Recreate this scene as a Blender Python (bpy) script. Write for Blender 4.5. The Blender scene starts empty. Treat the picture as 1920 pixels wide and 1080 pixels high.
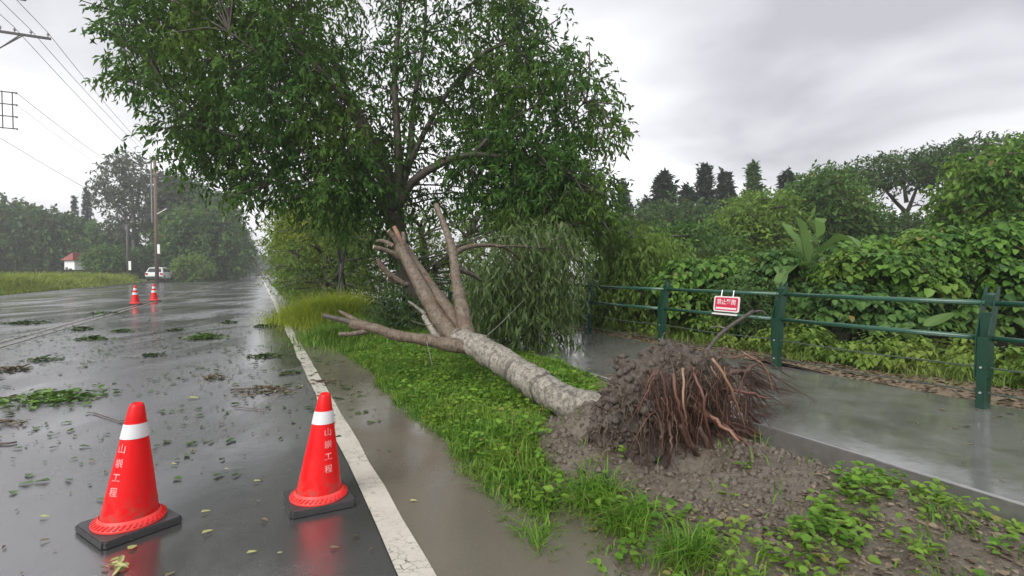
import bpy, bmesh, math
import numpy as np
from math import radians, pi, sin, cos, tan, atan
from mathutils import Vector, Matrix

SC = bpy.context.scene
COL = SC.collection
F = 1000.0 / 1920.0            # focal length in frame widths
CAM_H = 1.42
PITCH = atan(30.0 / 1000.0)    # looks slightly down
ROAD_A = radians(25.4)         # the road runs off to the left of the view

# ------------------------------------------------------------------ camera
cd = bpy.data.cameras.new('camera'); cam = bpy.data.objects.new('camera', cd); COL.objects.link(cam)
cd.sensor_width = 36.0; cd.lens = 36.0 * F; cd.clip_start = 0.05; cd.clip_end = 3000
cam.location = (0, 0, CAM_H); cam.rotation_euler = (pi / 2 - PITCH, 0, 0)
SC.camera = cam

# ------------------------------------------------------------------ overcast sky
SUN_EL, SUN_AZ = radians(37), radians(-28)
W = bpy.data.worlds.new('World'); SC.world = W; W.use_nodes = True
nt = W.node_tree; nt.nodes.clear()
def WN(t, **k):
    n = nt.nodes.new(t)
    for a, b in k.items(): setattr(n, a, b)
    return n
tc = WN('ShaderNodeTexCoord')
sky = WN('ShaderNodeTexSky', sky_type='NISHITA'); sky.sun_disc = False
sky.sun_elevation = SUN_EL; sky.sun_rotation = radians(208); sky.dust_density = 4.0; sky.air_density = 1.2
sep = WN('ShaderNodeSeparateXYZ'); nt.links.new(tc.outputs['Generated'], sep.inputs[0])
az = WN('ShaderNodeMath', operation='ABSOLUTE'); nt.links.new(sep.outputs[2], az.inputs[0])
ad = WN('ShaderNodeMath', operation='ADD'); nt.links.new(az.outputs[0], ad.inputs[0]); ad.inputs[1].default_value = 0.28
dx = WN('ShaderNodeMath', operation='DIVIDE'); nt.links.new(sep.outputs[0], dx.inputs[0]); nt.links.new(ad.outputs[0], dx.inputs[1])
dy = WN('ShaderNodeMath', operation='DIVIDE'); nt.links.new(sep.outputs[1], dy.inputs[0]); nt.links.new(ad.outputs[0], dy.inputs[1])
cmb = WN('ShaderNodeCombineXYZ'); nt.links.new(dx.outputs[0], cmb.inputs[0]); nt.links.new(dy.outputs[0], cmb.inputs[1])
cl = WN('ShaderNodeTexNoise'); cl.inputs['Scale'].default_value = 0.9; cl.inputs['Detail'].default_value = 5; cl.inputs['Roughness'].default_value = 0.48
cl.inputs['Distortion'].default_value = 0.3
mp = WN('ShaderNodeMapping'); mp.inputs['Location'].default_value = (4.2, 6.0, 0.0); mp.inputs['Scale'].default_value = (0.8, 1.15, 1)
nt.links.new(cmb.outputs[0], mp.inputs[0]); nt.links.new(mp.outputs[0], cl.inputs[0])
rp = WN('ShaderNodeValToRGB'); nt.links.new(cl.outputs['Fac'], rp.inputs[0])
rp.color_ramp.elements[0].position = 0.37; rp.color_ramp.elements[0].color = (0.26, 0.26, 0.28, 1)
rp.color_ramp.elements[1].position = 0.60; rp.color_ramp.elements[1].color = (0.585, 0.58, 0.60, 1)
bg1 = WN('ShaderNodeBackground'); nt.links.new(sky.outputs[0], bg1.inputs[0]); bg1.inputs[1].default_value = 0.10
bg2 = WN('ShaderNodeBackground'); nt.links.new(rp.outputs[0], bg2.inputs[0]); bg2.inputs[1].default_value = 1.0
mx = WN('ShaderNodeMixShader'); mx.inputs[0].default_value = 0.96
nt.links.new(bg1.outputs[0], mx.inputs[1]); nt.links.new(bg2.outputs[0], mx.inputs[2])
wo = WN('ShaderNodeOutputWorld'); nt.links.new(mx.outputs[0], wo.inputs[0])

# ------------------------------------------------------------------ veiled sun
sl = bpy.data.lights.new('sun', 'SUN'); so = bpy.data.objects.new('sun', sl); COL.objects.link(so)
sl.energy = 1.5; sl.angle = radians(40); sl.color = (1.0, 0.97, 0.92)
so.rotation_euler = (pi / 2 - SUN_EL, 0, SUN_AZ)

# ------------------------------------------------------------------ exposure and sampling
SC.view_settings.view_transform = 'Standard'; SC.view_settings.look = 'None'
SC.view_settings.exposure = 1.2; SC.view_settings.gamma = 1.0
cy = SC.cycles
cy.use_denoising = True; cy.use_adaptive_sampling = True; cy.adaptive_threshold = 0.015
cy.max_bounces = 6; cy.diffuse_bounces = 3; cy.glossy_bounces = 3; cy.transmission_bounces = 4; cy.volume_bounces = 2; cy.transparent_max_bounces = 8
cy.caustics_reflective = False; cy.caustics_refractive = False

# ================================================================== helpers
def V3(*a): return np.array(a, float)
def ray(px, py):
    u = (px - 960) / 1000.0; v = (540 - py) / 1000.0
    return V3(u, cos(PITCH) + v * sin(PITCH), -sin(PITCH) + v * cos(PITCH))
def P(px, py, Y):                       # point of the place at forward distance Y
    d = ray(px, py); return V3(0, 0, CAM_H) + d * (Y / d[1])
def G(px, py, z=0.0):                   # point of the ground at height z
    d = ray(px, py); return V3(0, 0, CAM_H) + d * ((z - CAM_H) / d[2])
DV = V3(-sin(ROAD_A), cos(ROAD_A), 0); NV = V3(cos(ROAD_A), sin(ROAD_A), 0)
def RS(s, r, z=0.0): return DV * s + NV * r + V3(0, 0, z)
def to_rs(p): return float(p @ DV), float(p @ NV)

def nz(v):
    v = np.asarray(v, float); return v / np.maximum(np.linalg.norm(v, axis=-1, keepdims=True), 1e-9)
def smooth(a, b, x):
    t = np.clip((np.asarray(x, float) - a) / (b - a), 0, 1); return t * t * (3 - 2 * t)

_perm = np.random.default_rng(5).random((64, 64, 64))
def vnoise(p, sc=1.0):                  # value noise, periodic lattice
    p = np.asarray(p, float) * sc
    i = np.floor(p).astype(int); f = p - i; f = f * f * (3 - 2 * f)
    def L(a, b, c): return _perm[(i[..., 0] + a) % 64, (i[..., 1] + b) % 64, (i[..., 2] + c) % 64]
    x, y, z = f[..., 0], f[..., 1], f[..., 2]
    def mixx(b, c): return L(0, b, c) * (1 - x) + L(1, b, c) * x
    return ((mixx(0, 0) * (1 - y) + mixx(1, 0) * y) * (1 - z) + (mixx(0, 1) * (1 - y) + mixx(1, 1) * y) * z) * 2 - 1
def fnoise(p, sc=1.0, o=4):
    r = 0; a = 1.0
    for k in range(o):
        r = r + a * vnoise(np.asarray(p) + 7.3 * k, sc); sc *= 2.03; a *= 0.5
    return r

def link(name, me, mat=None, parent=None, loc=None):
    o = bpy.data.objects.new(name, me); COL.objects.link(o)
    if mat is not None and me is not None: me.materials.append(M[mat] if isinstance(mat, str) else mat)
    if parent is not None: o.parent = parent
    if loc is not None: o.location = loc
    return o
def npmesh(name, Vt, Fc, smooth_=False):
    Vt = np.asarray(Vt, np.float32); Fc = np.asarray(Fc, np.int32)
    me = bpy.data.meshes.new(name); n, k = Fc.shape
    me.vertices.add(len(Vt)); me.vertices.foreach_set('co', Vt.ravel())
    me.loops.add(n * k); me.loops.foreach_set('vertex_index', Fc.ravel())
    me.polygons.add(n); me.polygons.foreach_set('loop_start', np.arange(0, n * k, k, dtype=np.int32))
    me.polygons.foreach_set('loop_total', np.full(n, k, np.int32))
    if smooth_: me.polygons.foreach_set('use_smooth', np.ones(n, bool))
    me.update(calc_edges=True); return me
def pymesh(name, v, f, smooth_=False):
    me = bpy.data.meshes.new(name); me.from_pydata([tuple(map(float, q)) for q in v], [], [tuple(map(int, q)) for q in f])
    if smooth_: me.polygons.foreach_set('use_smooth', np.ones(len(me.polygons), bool))
    me.update(); return me
class MB:                                # gathers simple solids of one part
    def __init__(s): s.v = []; s.f = []
    def add(s, v, f):
        b = len(s.v); s.v += [tuple(map(float, q)) for q in v]; s.f += [tuple(int(i) + b for i in q) for q in f]; return s
    def box(s, c, d, ex=(1, 0, 0), ey=(0, 1, 0), ez=(0, 0, 1)):
        c = np.asarray(c, float); ex, ey, ez = [nz(e) for e in (ex, ey, ez)]; vs = []
        for k in (-1, 1):
            for j in (-1, 1):
                for i in (-1, 1): vs.append(c + ex * i * d[0] / 2 + ey * j * d[1] / 2 + ez * k * d[2] / 2)
        return s.add(vs, [(0, 2, 3, 1), (4, 5, 7, 6), (0, 1, 5, 4), (2, 6, 7, 3), (0, 4, 6, 2), (1, 3, 7, 5)])
    def tube(s, pts, r, n=8, cap=True):
        v, f = tube(pts, r, n, cap); return s.add(v, f)
    def build(s, name, mat, parent=None, smooth_=False, bevel=0):
        me = pymesh(name, s.v, s.f, smooth_)
        o = link(name, me, mat, parent)
        if bevel:
            m = o.modifiers.new('bevel', 'BEVEL'); m.width = bevel; m.segments = 2; m.limit_method = 'ANGLE'
        return o
def spline(pts, n):
    pts = np.asarray(pts, float); k = len(pts)
    if k == 2: t = np.linspace(0, 1, n)[:, None]; return pts[0] * (1 - t) + pts[1] * t
    q = np.vstack([2 * pts[0] - pts[1], pts, 2 * pts[-1] - pts[-2]]); out = []
    for t in np.linspace(0, k - 1 - 1e-6, n):
        i = int(t); u = t - i; a, b, c, d = q[i:i + 4]
        out.append(0.5 * (2 * b + (c - a) * u + (2 * a - 5 * b + 4 * c - d) * u * u + (3 * b - a - 3 * c + d) * u ** 3))
    return np.array(out)
def tube(pts, r, n=8, cap=True):
    pts = np.asarray(pts, float); k = len(pts); r = np.broadcast_to(np.asarray(r, float), (k,))
    T = nz(np.gradient(pts, axis=0)); ref = V3(0, 0, 1) if abs(T[0][2]) < 0.9 else V3(1, 0, 0)
    a = nz(np.cross(T[0], ref)); vs = []; an = np.arange(n) * 2 * pi / n
    for i in range(k):
        a = nz(a - T[i] * (a @ T[i])); b = np.cross(T[i], a)
        vs.append(pts[i] + r[i] * (np.cos(an)[:, None] * a + np.sin(an)[:, None] * b))
    f = []
    for i in range(k - 1):
        for j in range(n):
            j2 = (j + 1) % n; f.append((i * n + j, i * n + j2, (i + 1) * n + j2, (i + 1) * n + j))
    if cap: f.append(tuple(range(n - 1, -1, -1))); f.append(tuple((k - 1) * n + j for j in range(n)))
    return np.vstack(vs), f
def many_tubes(paths, radii, n=4):       # paths (m,k,3), radii (m,k) -> verts, quads, all alike
    paths = np.asarray(paths, float); m, k, _ = paths.shape
    T = nz(np.gradient(paths, axis=1)); ref = np.zeros_like(T); ref[..., 0] = 0.31; ref[..., 1] = 0.27; ref[..., 2] = 0.91
    flip = np.abs((T * ref).sum(-1)) > 0.93; ref[flip] = (0.9, -0.4, 0.1)
    a = nz(np.cross(T, ref)); b = np.cross(T, a); an = np.arange(n) * 2 * pi / n
    v = paths[:, :, None, :] + radii[:, :, None, None] * (np.cos(an)[:, None] * a[:, :, None, :] + np.sin(an)[:, None] * b[:, :, None, :])
    v = v.reshape(-1, 3); f = []
    base = (np.arange(m) * k * n)[:, None]
    for i in range(k - 1):
        for j in range(n):
            j2 = (j + 1) % n; f.append(np.stack([base[:, 0] + i * n + j, base[:, 0] + i * n + j2, base[:, 0] + (i + 1) * n + j2, base[:, 0] + (i + 1) * n + j], 1))
    return v, np.concatenate(f)
def empty(name, loc=(0, 0, 0), rz=0.0):
    o = bpy.data.objects.new(name, None); COL.objects.link(o); o.location = tuple(map(float, loc)); o.rotation_euler = (0, 0, rz)
    o.empty_display_size = 0.2; return o
def tag(o, label=None, cat=None, group=None, kind=None):
    if label: o['label'] = label
    if cat: o['category'] = cat
    if group: o['group'] = group
    if kind: o['kind'] = kind
    return o
def copy_tree(o, parent=None):
    c = o.copy(); COL.objects.link(c); c.parent = parent
    for ch in list(o.children): copy_tree(ch, c)
    return c
def inpoly(x, y, poly):
    poly = np.asarray(poly, float); x = np.asarray(x); y = np.asarray(y); r = np.zeros(x.shape, bool); j = len(poly) - 1
    for i in range(len(poly)):
        xi, yi = poly[i]; xj, yj = poly[j]
        c = ((yi > y) != (yj > y)) & (x < (xj - xi) * (y - yi) / (yj - yi + 1e-12) + xi); r ^= c; j = i
    return r

# ================================================================== materials
M = {}
class NT:
    def __init__(s, name):
        s.m = bpy.data.materials.new(name); s.m.use_nodes = True; s.t = s.m.node_tree; s.b = s.t.nodes['Principled BSDF']; s.o = s.t.nodes['Material Output']; M[name] = s.m
        s.tc = None
    def n(s, typ, **k):
        q = s.t.nodes.new(typ)
        for a, b in k.items(): setattr(q, a, b)
        return q
    def l(s, a, b): s.t.links.new(a, b)
    def co(s, kind='Object'):
        if s.tc is None: s.tc = s.n('ShaderNodeTexCoord')
        return s.tc.outputs[kind]
    def noise(s, sc, det=4, rough=0.55, vec=None, dist=0.0):
        q = s.n('ShaderNodeTexNoise'); q.inputs['Scale'].default_value = sc; q.inputs['Detail'].default_value = det; q.inputs['Roughness'].default_value = rough; q.inputs['Distortion'].default_value = dist
        s.l(vec if vec is not None else s.co(), q.inputs['Vector']); return q.outputs['Fac']
    def map(s, scale=(1, 1, 1), rot=(0, 0, 0), loc=(0, 0, 0), vec=None):
        q = s.n('ShaderNodeMapping'); q.inputs['Scale'].default_value = scale; q.inputs['Rotation'].default_value = rot; q.inputs['Location'].default_value = loc
        s.l(vec if vec is not None else s.co(), q.inputs[0]); return q.outputs[0]
    def ramp(s, fac, *st):
        q = s.n('ShaderNodeValToRGB'); e = q.color_ramp.elements
        while len(e) < len(st): e.new(0.5)
        for i, (p, c) in enumerate(st):
            e[i].position = p; e[i].color = (c, c, c, 1) if not isinstance(c, tuple) else (*c, 1)
        s.l(fac, q.inputs[0]); return q.outputs[0]
    def mix(s, fac, a, b, mode='MIX'):
        q = s.n('ShaderNodeMix', data_type='RGBA', blend_type=mode)
        for i, x in ((0, fac), (6, a), (7, b)):
            if hasattr(x, 'links'): s.l(x, q.inputs[i])
            elif i == 0: q.inputs[0].default_value = x
            else: q.inputs[i].default_value = (*x, 1) if isinstance(x, tuple) else (x, x, x, 1)
        return q.outputs[2]
    def math(s, op, a, b=0.0):
        q = s.n('ShaderNodeMath', operation=op)
        for i, x in enumerate((a, b)):
            if hasattr(x, 'links'): s.l(x, q.inputs[i])
            else: q.inputs[i].default_value = x
        return q.outputs[0]
    def bump(s, h, strength=0.3, dist=0.01, nrm=None):
        q = s.n('ShaderNodeBump'); q.inputs['Strength'].default_value = strength; q.inputs['Distance'].default_value = dist; s.l(h, q.inputs['Height'])
        if nrm is not None: s.l(nrm, q.inputs['Normal'])
        s.l(q.outputs[0], s.b.inputs['Normal']); return q.outputs[0]
    def set(s, **k):
        for a, x in k.items():
            i = s.b.inputs[a.replace('_', ' ')]
            if hasattr(x, 'links'): s.l(x, i)
            elif isinstance(x, tuple): i.default_value = (*x, 1)
            else: i.default_value = x
        return s
def plain(name, col, rough=0.5, var=0.25, sc=6.0, bump=0.0, bsc=40.0, metal=0.0):
    m = NT(name); f = m.noise(sc, 5)
    c = m.mix(f, tuple(x * (1 - var) for x in col), tuple(min(1, x * (1 + var)) for x in col))
    m.set(Base_Color=c, Roughness=rough, Metallic=metal)
    if bump: m.bump(m.noise(bsc, 5), bump, 0.01)
    return m
def leafmat(name, dark, light, tip=None, trans=0.35, rough=0.38, patch=0.6, psc=0.5, spec=0.22, dead=0.0):
    m = NT(name); g = m.n('ShaderNodeNewGeometry')
    c = m.mix(g.outputs['Random Per Island'], dark, light)
    if tip:
        pf = m.ramp(m.noise(psc, 3), (0.45, 0.0), (0.68, patch)); c = m.mix(pf, c, tip)
    if dead:
        h_ = m.math('FRACT', m.math('MULTIPLY', g.outputs['Random Per Island'], 17.31)); c = m.mix(m.ramp(h_, (1 - dead, 0.0), (1 - dead * 0.6, 0.85)), c, (0.27, 0.21, 0.085))
    m.set(Base_Color=c, Roughness=rough); m.b.inputs['Specular IOR Level'].default_value = spec
    tr = m.n('ShaderNodeBsdfTranslucent'); c2 = m.mix(0.6, c, (1.0, 1.0, 0.35), 'MULTIPLY'); bc = m.n('ShaderNodeBrightContrast')
    m.l(c2, bc.inputs[0]); bc.inputs[1].default_value = 0.02; m.l(bc.outputs[0], tr.inputs[0])
    mixs = m.n('ShaderNodeMixShader'); mixs.inputs[0].default_value = trans
    m.l(m.b.outputs[0], mixs.inputs[1]); m.l(tr.outputs[0], mixs.inputs[2]); m.l(mixs.outputs[0], m.o.inputs[0]); return m

# wet asphalt
def wet_asphalt():
    m = NT('wet_asphalt'); rot = (0, 0, -ROAD_A)
    v = m.map((1, 0.35, 1), rot)                      # stretched along the wheel tracks
    pud = m.ramp(m.noise(0.55, 5, 0.6, v, 0.4), (0.33, 0.0), (0.56, 1.0))
    agg = m.noise(140, 3, 0.7); mid = m.noise(9, 5, 0.65)
    col = m.mix(m.ramp(agg, (0.42, 0.0), (0.72, 1.0)), (0.026, 0.026, 0.027), (0.085, 0.084, 0.082))
    col = m.mix(m.ramp(mid, (0.35, 0.0), (0.75, 0.5)), col, (0.045, 0.042, 0.037))
    wetc = m.mix(0.5, col, (0.035, 0.035, 0.035)); col = m.mix(pud, col, wetc)
    rg = m.math('ADD', m.math('MULTIPLY', m.math('SUBTRACT', 1.0, pud), 0.20), m.math('ADD', m.math('MULTIPLY', mid, 0.10), 0.085))
    m.set(Base_Color=col, Roughness=rg); m.b.inputs['IOR'].default_value = 3.1
    dry = m.math('MULTIPLY', m.math('SUBTRACT', 1.0, m.math('MULTIPLY', pud, 0.88)), m.noise(75, 3, 0.6))
    n1 = m.bump(dry, 0.6, 0.005)
    rip = m.noise(1.0, 4, 0.6, m.map((5, 9, 5), rot)); m.bump(rip, 0.11, 0.012, n1)
wet_asphalt()
def muddy():
    m = NT('muddy_water'); rot = (0, 0, -ROAD_A)
    f = m.noise(1.3, 5, 0.6, m.map((1, 0.4, 1), rot)); g = m.noise(60, 4, 0.6)
    col = m.mix(f, (0.085, 0.077, 0.062), (0.165, 0.145, 0.112)); col = m.mix(m.ramp(g, (0.5, 0.0), (0.75, 0.35)), col, (0.17, 0.16, 0.135))
    m.set(Base_Color=col, Roughness=m.ramp(f, (0.35, 0.07), (0.7, 0.22))); m.b.inputs['IOR'].default_value = 2.1
    n1 = m.bump(g, 0.12, 0.004); m.bump(m.noise(1.0, 4, 0.6, m.map((4, 8, 4), rot)), 0.12, 0.012, n1)
muddy()
def paint(name, c, crack=True):
    m = NT(name); rot = (0, 0, -ROAD_A)
    vo = m.n('ShaderNodeTexVoronoi', feature='DISTANCE_TO_EDGE'); vo.inputs['Scale'].default_value = 17
    wv = m.n('ShaderNodeVectorMath', operation='ADD'); nn = m.n('ShaderNodeTexNoise'); nn.inputs['Scale'].default_value = 12; m.l(m.co(), nn.inputs[0])
    sc = m.n('ShaderNodeVectorMath', operation='SCALE'); sc.inputs['Scale'].default_value = 0.10; m.l(nn.outputs['Color'], sc.inputs[0])
    m.l(m.map((0.7, 1.0, 1), rot), wv.inputs[0]); m.l(sc.outputs[0], wv.inputs[1]); m.l(wv.outputs[0], vo.inputs['Vector'])
    ck = m.ramp(vo.outputs['Distance'], (0.0, 1.0), (0.055, 0.0))
    msk = m.math('MULTIPLY', ck, m.ramp(m.noise(2.2, 4), (0.42, 0.0), (0.6, 0.95)))
    dirt = m.noise(3.5, 6, 0.65)
    col = m.mix(dirt, tuple(x * 0.72 for x in c), c); col = m.mix(m.ramp(m.noise(24, 5, 0.7), (0.56, 0.0), (0.72, 0.55)), col, (0.20, 0.19, 0.165))
    col = m.mix(msk, col, (0.035, 0.033, 0.03)); m.set(Base_Color=col, Roughness=m.ramp(dirt, (0.3, 0.2), (0.7, 0.42)))
    m.bump(m.noise(70, 4), 0.25, 0.004)
paint('white_paint', (0.55, 0.52, 0.45)); paint('yellow_paint', (0.15, 0.14, 0.11))
def path_mat():
    m = NT('wet_concrete'); rot = (0, 0, -ROAD_A)
    pud = m.ramp(m.noise(0.9, 5, 0.6, m.map((1, 0.6, 1), rot), 0.5), (0.36, 0.0), (0.50, 1.0)); f = m.noise(14, 6, 0.65); g = m.noise(110, 3)
    col = m.mix(f, (0.085, 0.085, 0.080), (0.20, 0.197, 0.187)); col = m.mix(m.ramp(m.noise(2.1, 5), (0.48, 0.0), (0.66, 0.55)), col, (0.07, 0.075, 0.055))
    m.set(Base_Color=col, Roughness=m.math('ADD', m.math('MULTIPLY', m.math('SUBTRACT', 1.0, pud), 0.16), 0.030)); m.b.inputs['IOR'].default_value = 3.0
    n1 = m.bump(m.math('MULTIPLY', g, m.math('SUBTRACT', 1.0, m.math('MULTIPLY', pud, 0.8))), 0.3, 0.004); m.bump(m.noise(1.0, 4, 0.6, m.map((6, 9, 6), rot)), 0.10, 0.012, n1)
path_mat()
def soil(name, a, b, c, rough=(0.3, 0.8), bs=0.9):
    m = NT(name); f = m.noise(3.2, 7, 0.65); g = m.noise(34, 6, 0.7)
    col = m.mix(m.ramp(f, (0.3, 0.0), (0.7, 1.0)), a, b); col = m.mix(m.ramp(g, (0.40, 0.0), (0.72, 0.8)), col, c)
    m.set(Base_Color=col, Roughness=m.ramp(m.noise(5.5, 5), (0.38, rough[0]), (0.62, rough[1]))); m.bump(g, bs, 0.02)
soil('verge_soil', (0.052, 0.040, 0.029), (0.112, 0.091, 0.070), (0.175, 0.148, 0.115), (0.05, 0.42), 0.7)
soil('root_soil', (0.040, 0.030, 0.022), (0.088, 0.070, 0.055), (0.145, 0.122, 0.098), (0.45, 0.85), 1.0)
soil('litter_soil', (0.12, 0.085, 0.05), (0.20, 0.145, 0.09), (0.26, 0.20, 0.12))
soil('wood_floor', (0.03, 0.035, 0.018), (0.06, 0.055, 0.03), (0.08, 0.07, 0.04))
soil('far_ground', (0.06, 0.085, 0.028), (0.10, 0.13, 0.045), (0.09, 0.08, 0.05))
def bark(name, a, b, ring, ring_amt=0.6, rings=5.0):
    m = NT(name); f = m.noise(9, 6, 0.65); g = m.noise(45, 5, 0.7)
    col = m.mix(f, a, b); col = m.mix(m.ramp(g, (0.52, 0.0), (0.66, 0.7)), col, tuple(x * 0.45 for x in a))
    # ring scars across the stem, along the attribute written by the builder
    at = m.n('ShaderNodeAttribute', attribute_name='along'); w = m.n('ShaderNodeTexNoise'); w.noise_dimensions = '1D'
    mm = m.math('ADD', at.outputs['Fac'], m.math('MULTIPLY', m.noise(5, 4), 0.22))
    w.inputs['Scale'].default_value = rings; w.inputs['Detail'].default_value = 3; m.l(mm, w.inputs['W'])
    w2 = m.n('ShaderNodeTexNoise'); w2.noise_dimensions = '1D'; w2.inputs['Scale'].default_value = rings * 4.5; w2.inputs['Detail'].default_value = 2; m.l(mm, w2.inputs['W'])
    col = m.mix(m.math('MULTIPLY', m.ramp(w2.outputs['Fac'], (0.60, 0.0), (0.66, 0.8)), m.ramp(m.noise(11, 4), (0.45, 0.0), (0.56, ring_amt))), col, ring)
    col = m.mix(m.ramp(m.noise(22, 5, 0.75), (0.47, 0.0), (0.62, 0.85)), col, tuple(x * 0.38 for x in a))
    brk = m.ramp(m.noise(5, 4), (0.40, 0.0), (0.58, 1.0))
    col = m.mix(m.math('MULTIPLY', m.ramp(w.outputs['Fac'], (0.60, 0.0), (0.64, ring_amt)), brk), col, ring)
    col = m.mix(m.ramp(m.noise(2.6, 4, 0.6), (0.60, 0.0), (0.66, ring_amt)), col, tuple(x * 0.8 for x in ring))
    vo = m.n('ShaderNodeTexVoronoi', feature='DISTANCE_TO_EDGE'); vo.inputs['Scale'].default_value = 26; m.l(m.map((1, 1, 1)), vo.inputs['Vector'])
    col = m.mix(m.math('MULTIPLY', m.ramp(vo.outputs['Distance'], (0.0, 0.75), (0.05, 0.0)), m.ramp(m.noise(7, 3), (0.42, 0.0), (0.6, 1.0))), col, tuple(x * 0.35 for x in a))
    m.set(Base_Color=col, Roughness=m.ramp(m.noise(4, 4), (0.3, 0.4), (0.7, 0.75)))
    m.bump(m.math('ADD', g, m.math('MULTIPLY', w.outputs['Fac'], 0.4)), 0.7, 0.012); return m
bark('pale_bark', (0.17, 0.155, 0.126), (0.39, 0.365, 0.31), (0.065, 0.055, 0.045), 0.85, 8.0)
bark('limb_bark', (0.090, 0.068, 0.046), (0.205, 0.163, 0.115), (0.11, 0.06, 0.038), 0.7, 6.0)
bark('dark_bark', (0.055, 0.045, 0.036), (0.115, 0.095, 0.075), (0.04, 0.032, 0.026), 0.4, 5.0)
bark('grey_bark', (0.13, 0.12, 0.10), (0.24, 0.22, 0.19), (0.07, 0.06, 0.05), 0.4, 3.0)
plain('cut_wood', (0.50, 0.40, 0.26), 0.6, 0.3, 20)
plain('torn_wood', (0.20, 0.105, 0.065), 0.6, 0.4, 18, 0.5, 60)
plain('root_red', (0.105, 0.045, 0.031), 0.5, 0.45, 9, 0.4, 60)
plain('root_pale', (0.26, 0.15, 0.095), 0.5, 0.35, 9)
plain('root_dark', (0.075, 0.042, 0.030), 0.6, 0.4, 9)
plain('root_hair', (0.135, 0.098, 0.072), 0.75, 0.4, 5)
leafmat('leaf_street', (0.024, 0.078, 0.016), (0.085, 0.185, 0.034), (0.17, 0.24, 0.036), 0.48, 0.52, 0.45, 0.45, 0.15)
leafmat('leaf_droop', (0.042, 0.085, 0.024), (0.135, 0.190, 0.065), (0.10, 0.145, 0.042), 0.40, 0.45, 0.6, 0.9)
leafmat('leaf_yellow', (0.10, 0.175, 0.018), (0.23, 0.31, 0.045), (0.32, 0.35, 0.05), 0.48, 0.5, 0.7, 0.35, 0.15)
leafmat('leaf_vine', (0.026, 0.084, 0.014), (0.140, 0.275, 0.044), (0.23, 0.33, 0.048), 0.38, 0.42, 0.55, 0.55, dead=0.025)
leafmat('leaf_mid', (0.026, 0.080, 0.020), (0.110, 0.215, 0.048), (0.17, 0.265, 0.050), 0.42, 0.45, 0.5, 0.4, dead=0.025)
leafmat('leaf_light', (0.095, 0.180, 0.030), (0.195, 0.295, 0.060), None, 0.42, 0.48)
leafmat('leaf_dark', (0.032, 0.072, 0.022), (0.085, 0.150, 0.042), None, 0.36, 0.5)
leafmat('leaf_conifer', (0.020, 0.038, 0.024), (0.052, 0.080, 0.046), None, 0.15, 0.6)
leafmat('leaf_gum', (0.050, 0.070, 0.042), (0.110, 0.135, 0.085), None, 0.3, 0.5)
leafmat('leaf_grass', (0.058, 0.160, 0.014), (0.170, 0.335, 0.038), (0.24, 0.33, 0.050), 0.42, 0.45, 0.5, 1.3, dead=0.08)
leafmat('leaf_weed', (0.060, 0.160, 0.016), (0.190, 0.345, 0.044), (0.27, 0.36, 0.052), 0.40, 0.42, 0.45, 2.0, dead=0.05)
leafmat('leaf_lime', (0.22, 0.30, 0.025), (0.40, 0.47, 0.045), None, 0.45, 0.5)
leafmat('leaf_tall', (0.135, 0.195, 0.028), (0.28, 0.35, 0.065), (0.34, 0.35, 0.08), 0.42, 0.5, 0.5, 0.25)
leafmat('leaf_banana', (0.085, 0.17, 0.045), (0.16, 0.26, 0.085), None, 0.4, 0.3)
leafmat('leaf_cover', (0.060, 0.130, 0.018), (0.185, 0.290, 0.045), (0.27, 0.31, 0.06), 0.38, 0.42, 0.5, 0.8)
leafmat('leaf_wet', (0.020, 0.050, 0.014), (0.060, 0.130, 0.026), (0.12, 0.15, 0.03), 0.12, 0.25, 0.4, 3.0)
leafmat('leaf_bright', (0.050, 0.120, 0.020), (0.130, 0.230, 0.040), None, 0.2, 0.25)
leafmat('leaf_dead', (0.06, 0.045, 0.026), (0.21, 0.175, 0.105), None, 0.1, 0.35)
leafmat('leaf_fallen', (0.20, 0.24, 0.05), (0.44, 0.42, 0.20), None, 0.1, 0.35)
leafmat('leaf_litter', (0.07, 0.052, 0.034), (0.24, 0.19, 0.13), None, 0.1, 0.35)
def cone_skin():
    m = NT('cone_red'); f = m.noise(7, 6, 0.65); sp = m.noise(60, 4, 0.7)
    col = m.mix(f, (0.66, 0.002, 0.004), (0.80, 0.008, 0.010)); col = m.mix(m.ramp(sp, (0.63, 0.0), (0.76, 0.35)), col, (0.36, 0.03, 0.025))
    sep = m.n('ShaderNodeSeparateXYZ'); m.l(m.co(), sep.inputs[0]); low = m.ramp(sep.outputs[2], (0.08, 0.6), (0.32, 0.0))
    col = m.mix(m.math('MULTIPLY', low, m.ramp(m.noise(16, 6, 0.7), (0.45, 0.0), (0.62, 1.0))), col, (0.20, 0.10, 0.075))
    m.set(Base_Color=col, Roughness=m.ramp(f, (0.35, 0.30), (0.65, 0.55))); m.b.inputs['Specular IOR Level'].default_value = 0.3; m.bump(m.noise(5, 3), 0.15, 0.02)
cone_skin()
plain('cone_ridge', (0.80, 0.05, 0.045), 0.5, 0.08, 12)
plain('cone_band', (0.66, 0.65, 0.67), 0.35, 0.16, 9)
plain('cone_text', (0.86, 0.30, 0.30), 0.5, 0.08, 20)
plain('rubber', (0.040, 0.040, 0.042), 0.45, 0.35, 10, 0.2, 60)
plain('fence_green', (0.009, 0.042, 0.025), 0.30, 0.35, 7, 0.12, 60)
plain('rail_green', (0.022, 0.080, 0.050), 0.22, 0.25, 9)
plain('cable', (0.05, 0.07, 0.055), 0.4, 0.3, 9)
plain('steel', (0.55, 0.56, 0.55), 0.3, 0.2, 12, 0, 40, 0.6)
plain('sign_red', (0.60, 0.035, 0.085), 0.4, 0.12, 14)
plain('sign_white', (0.80, 0.74, 0.74), 0.45, 0.08, 14)
plain('pole_brown', (0.14, 0.095, 0.068), 0.8, 0.35, 4, 0.3, 20)
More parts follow.
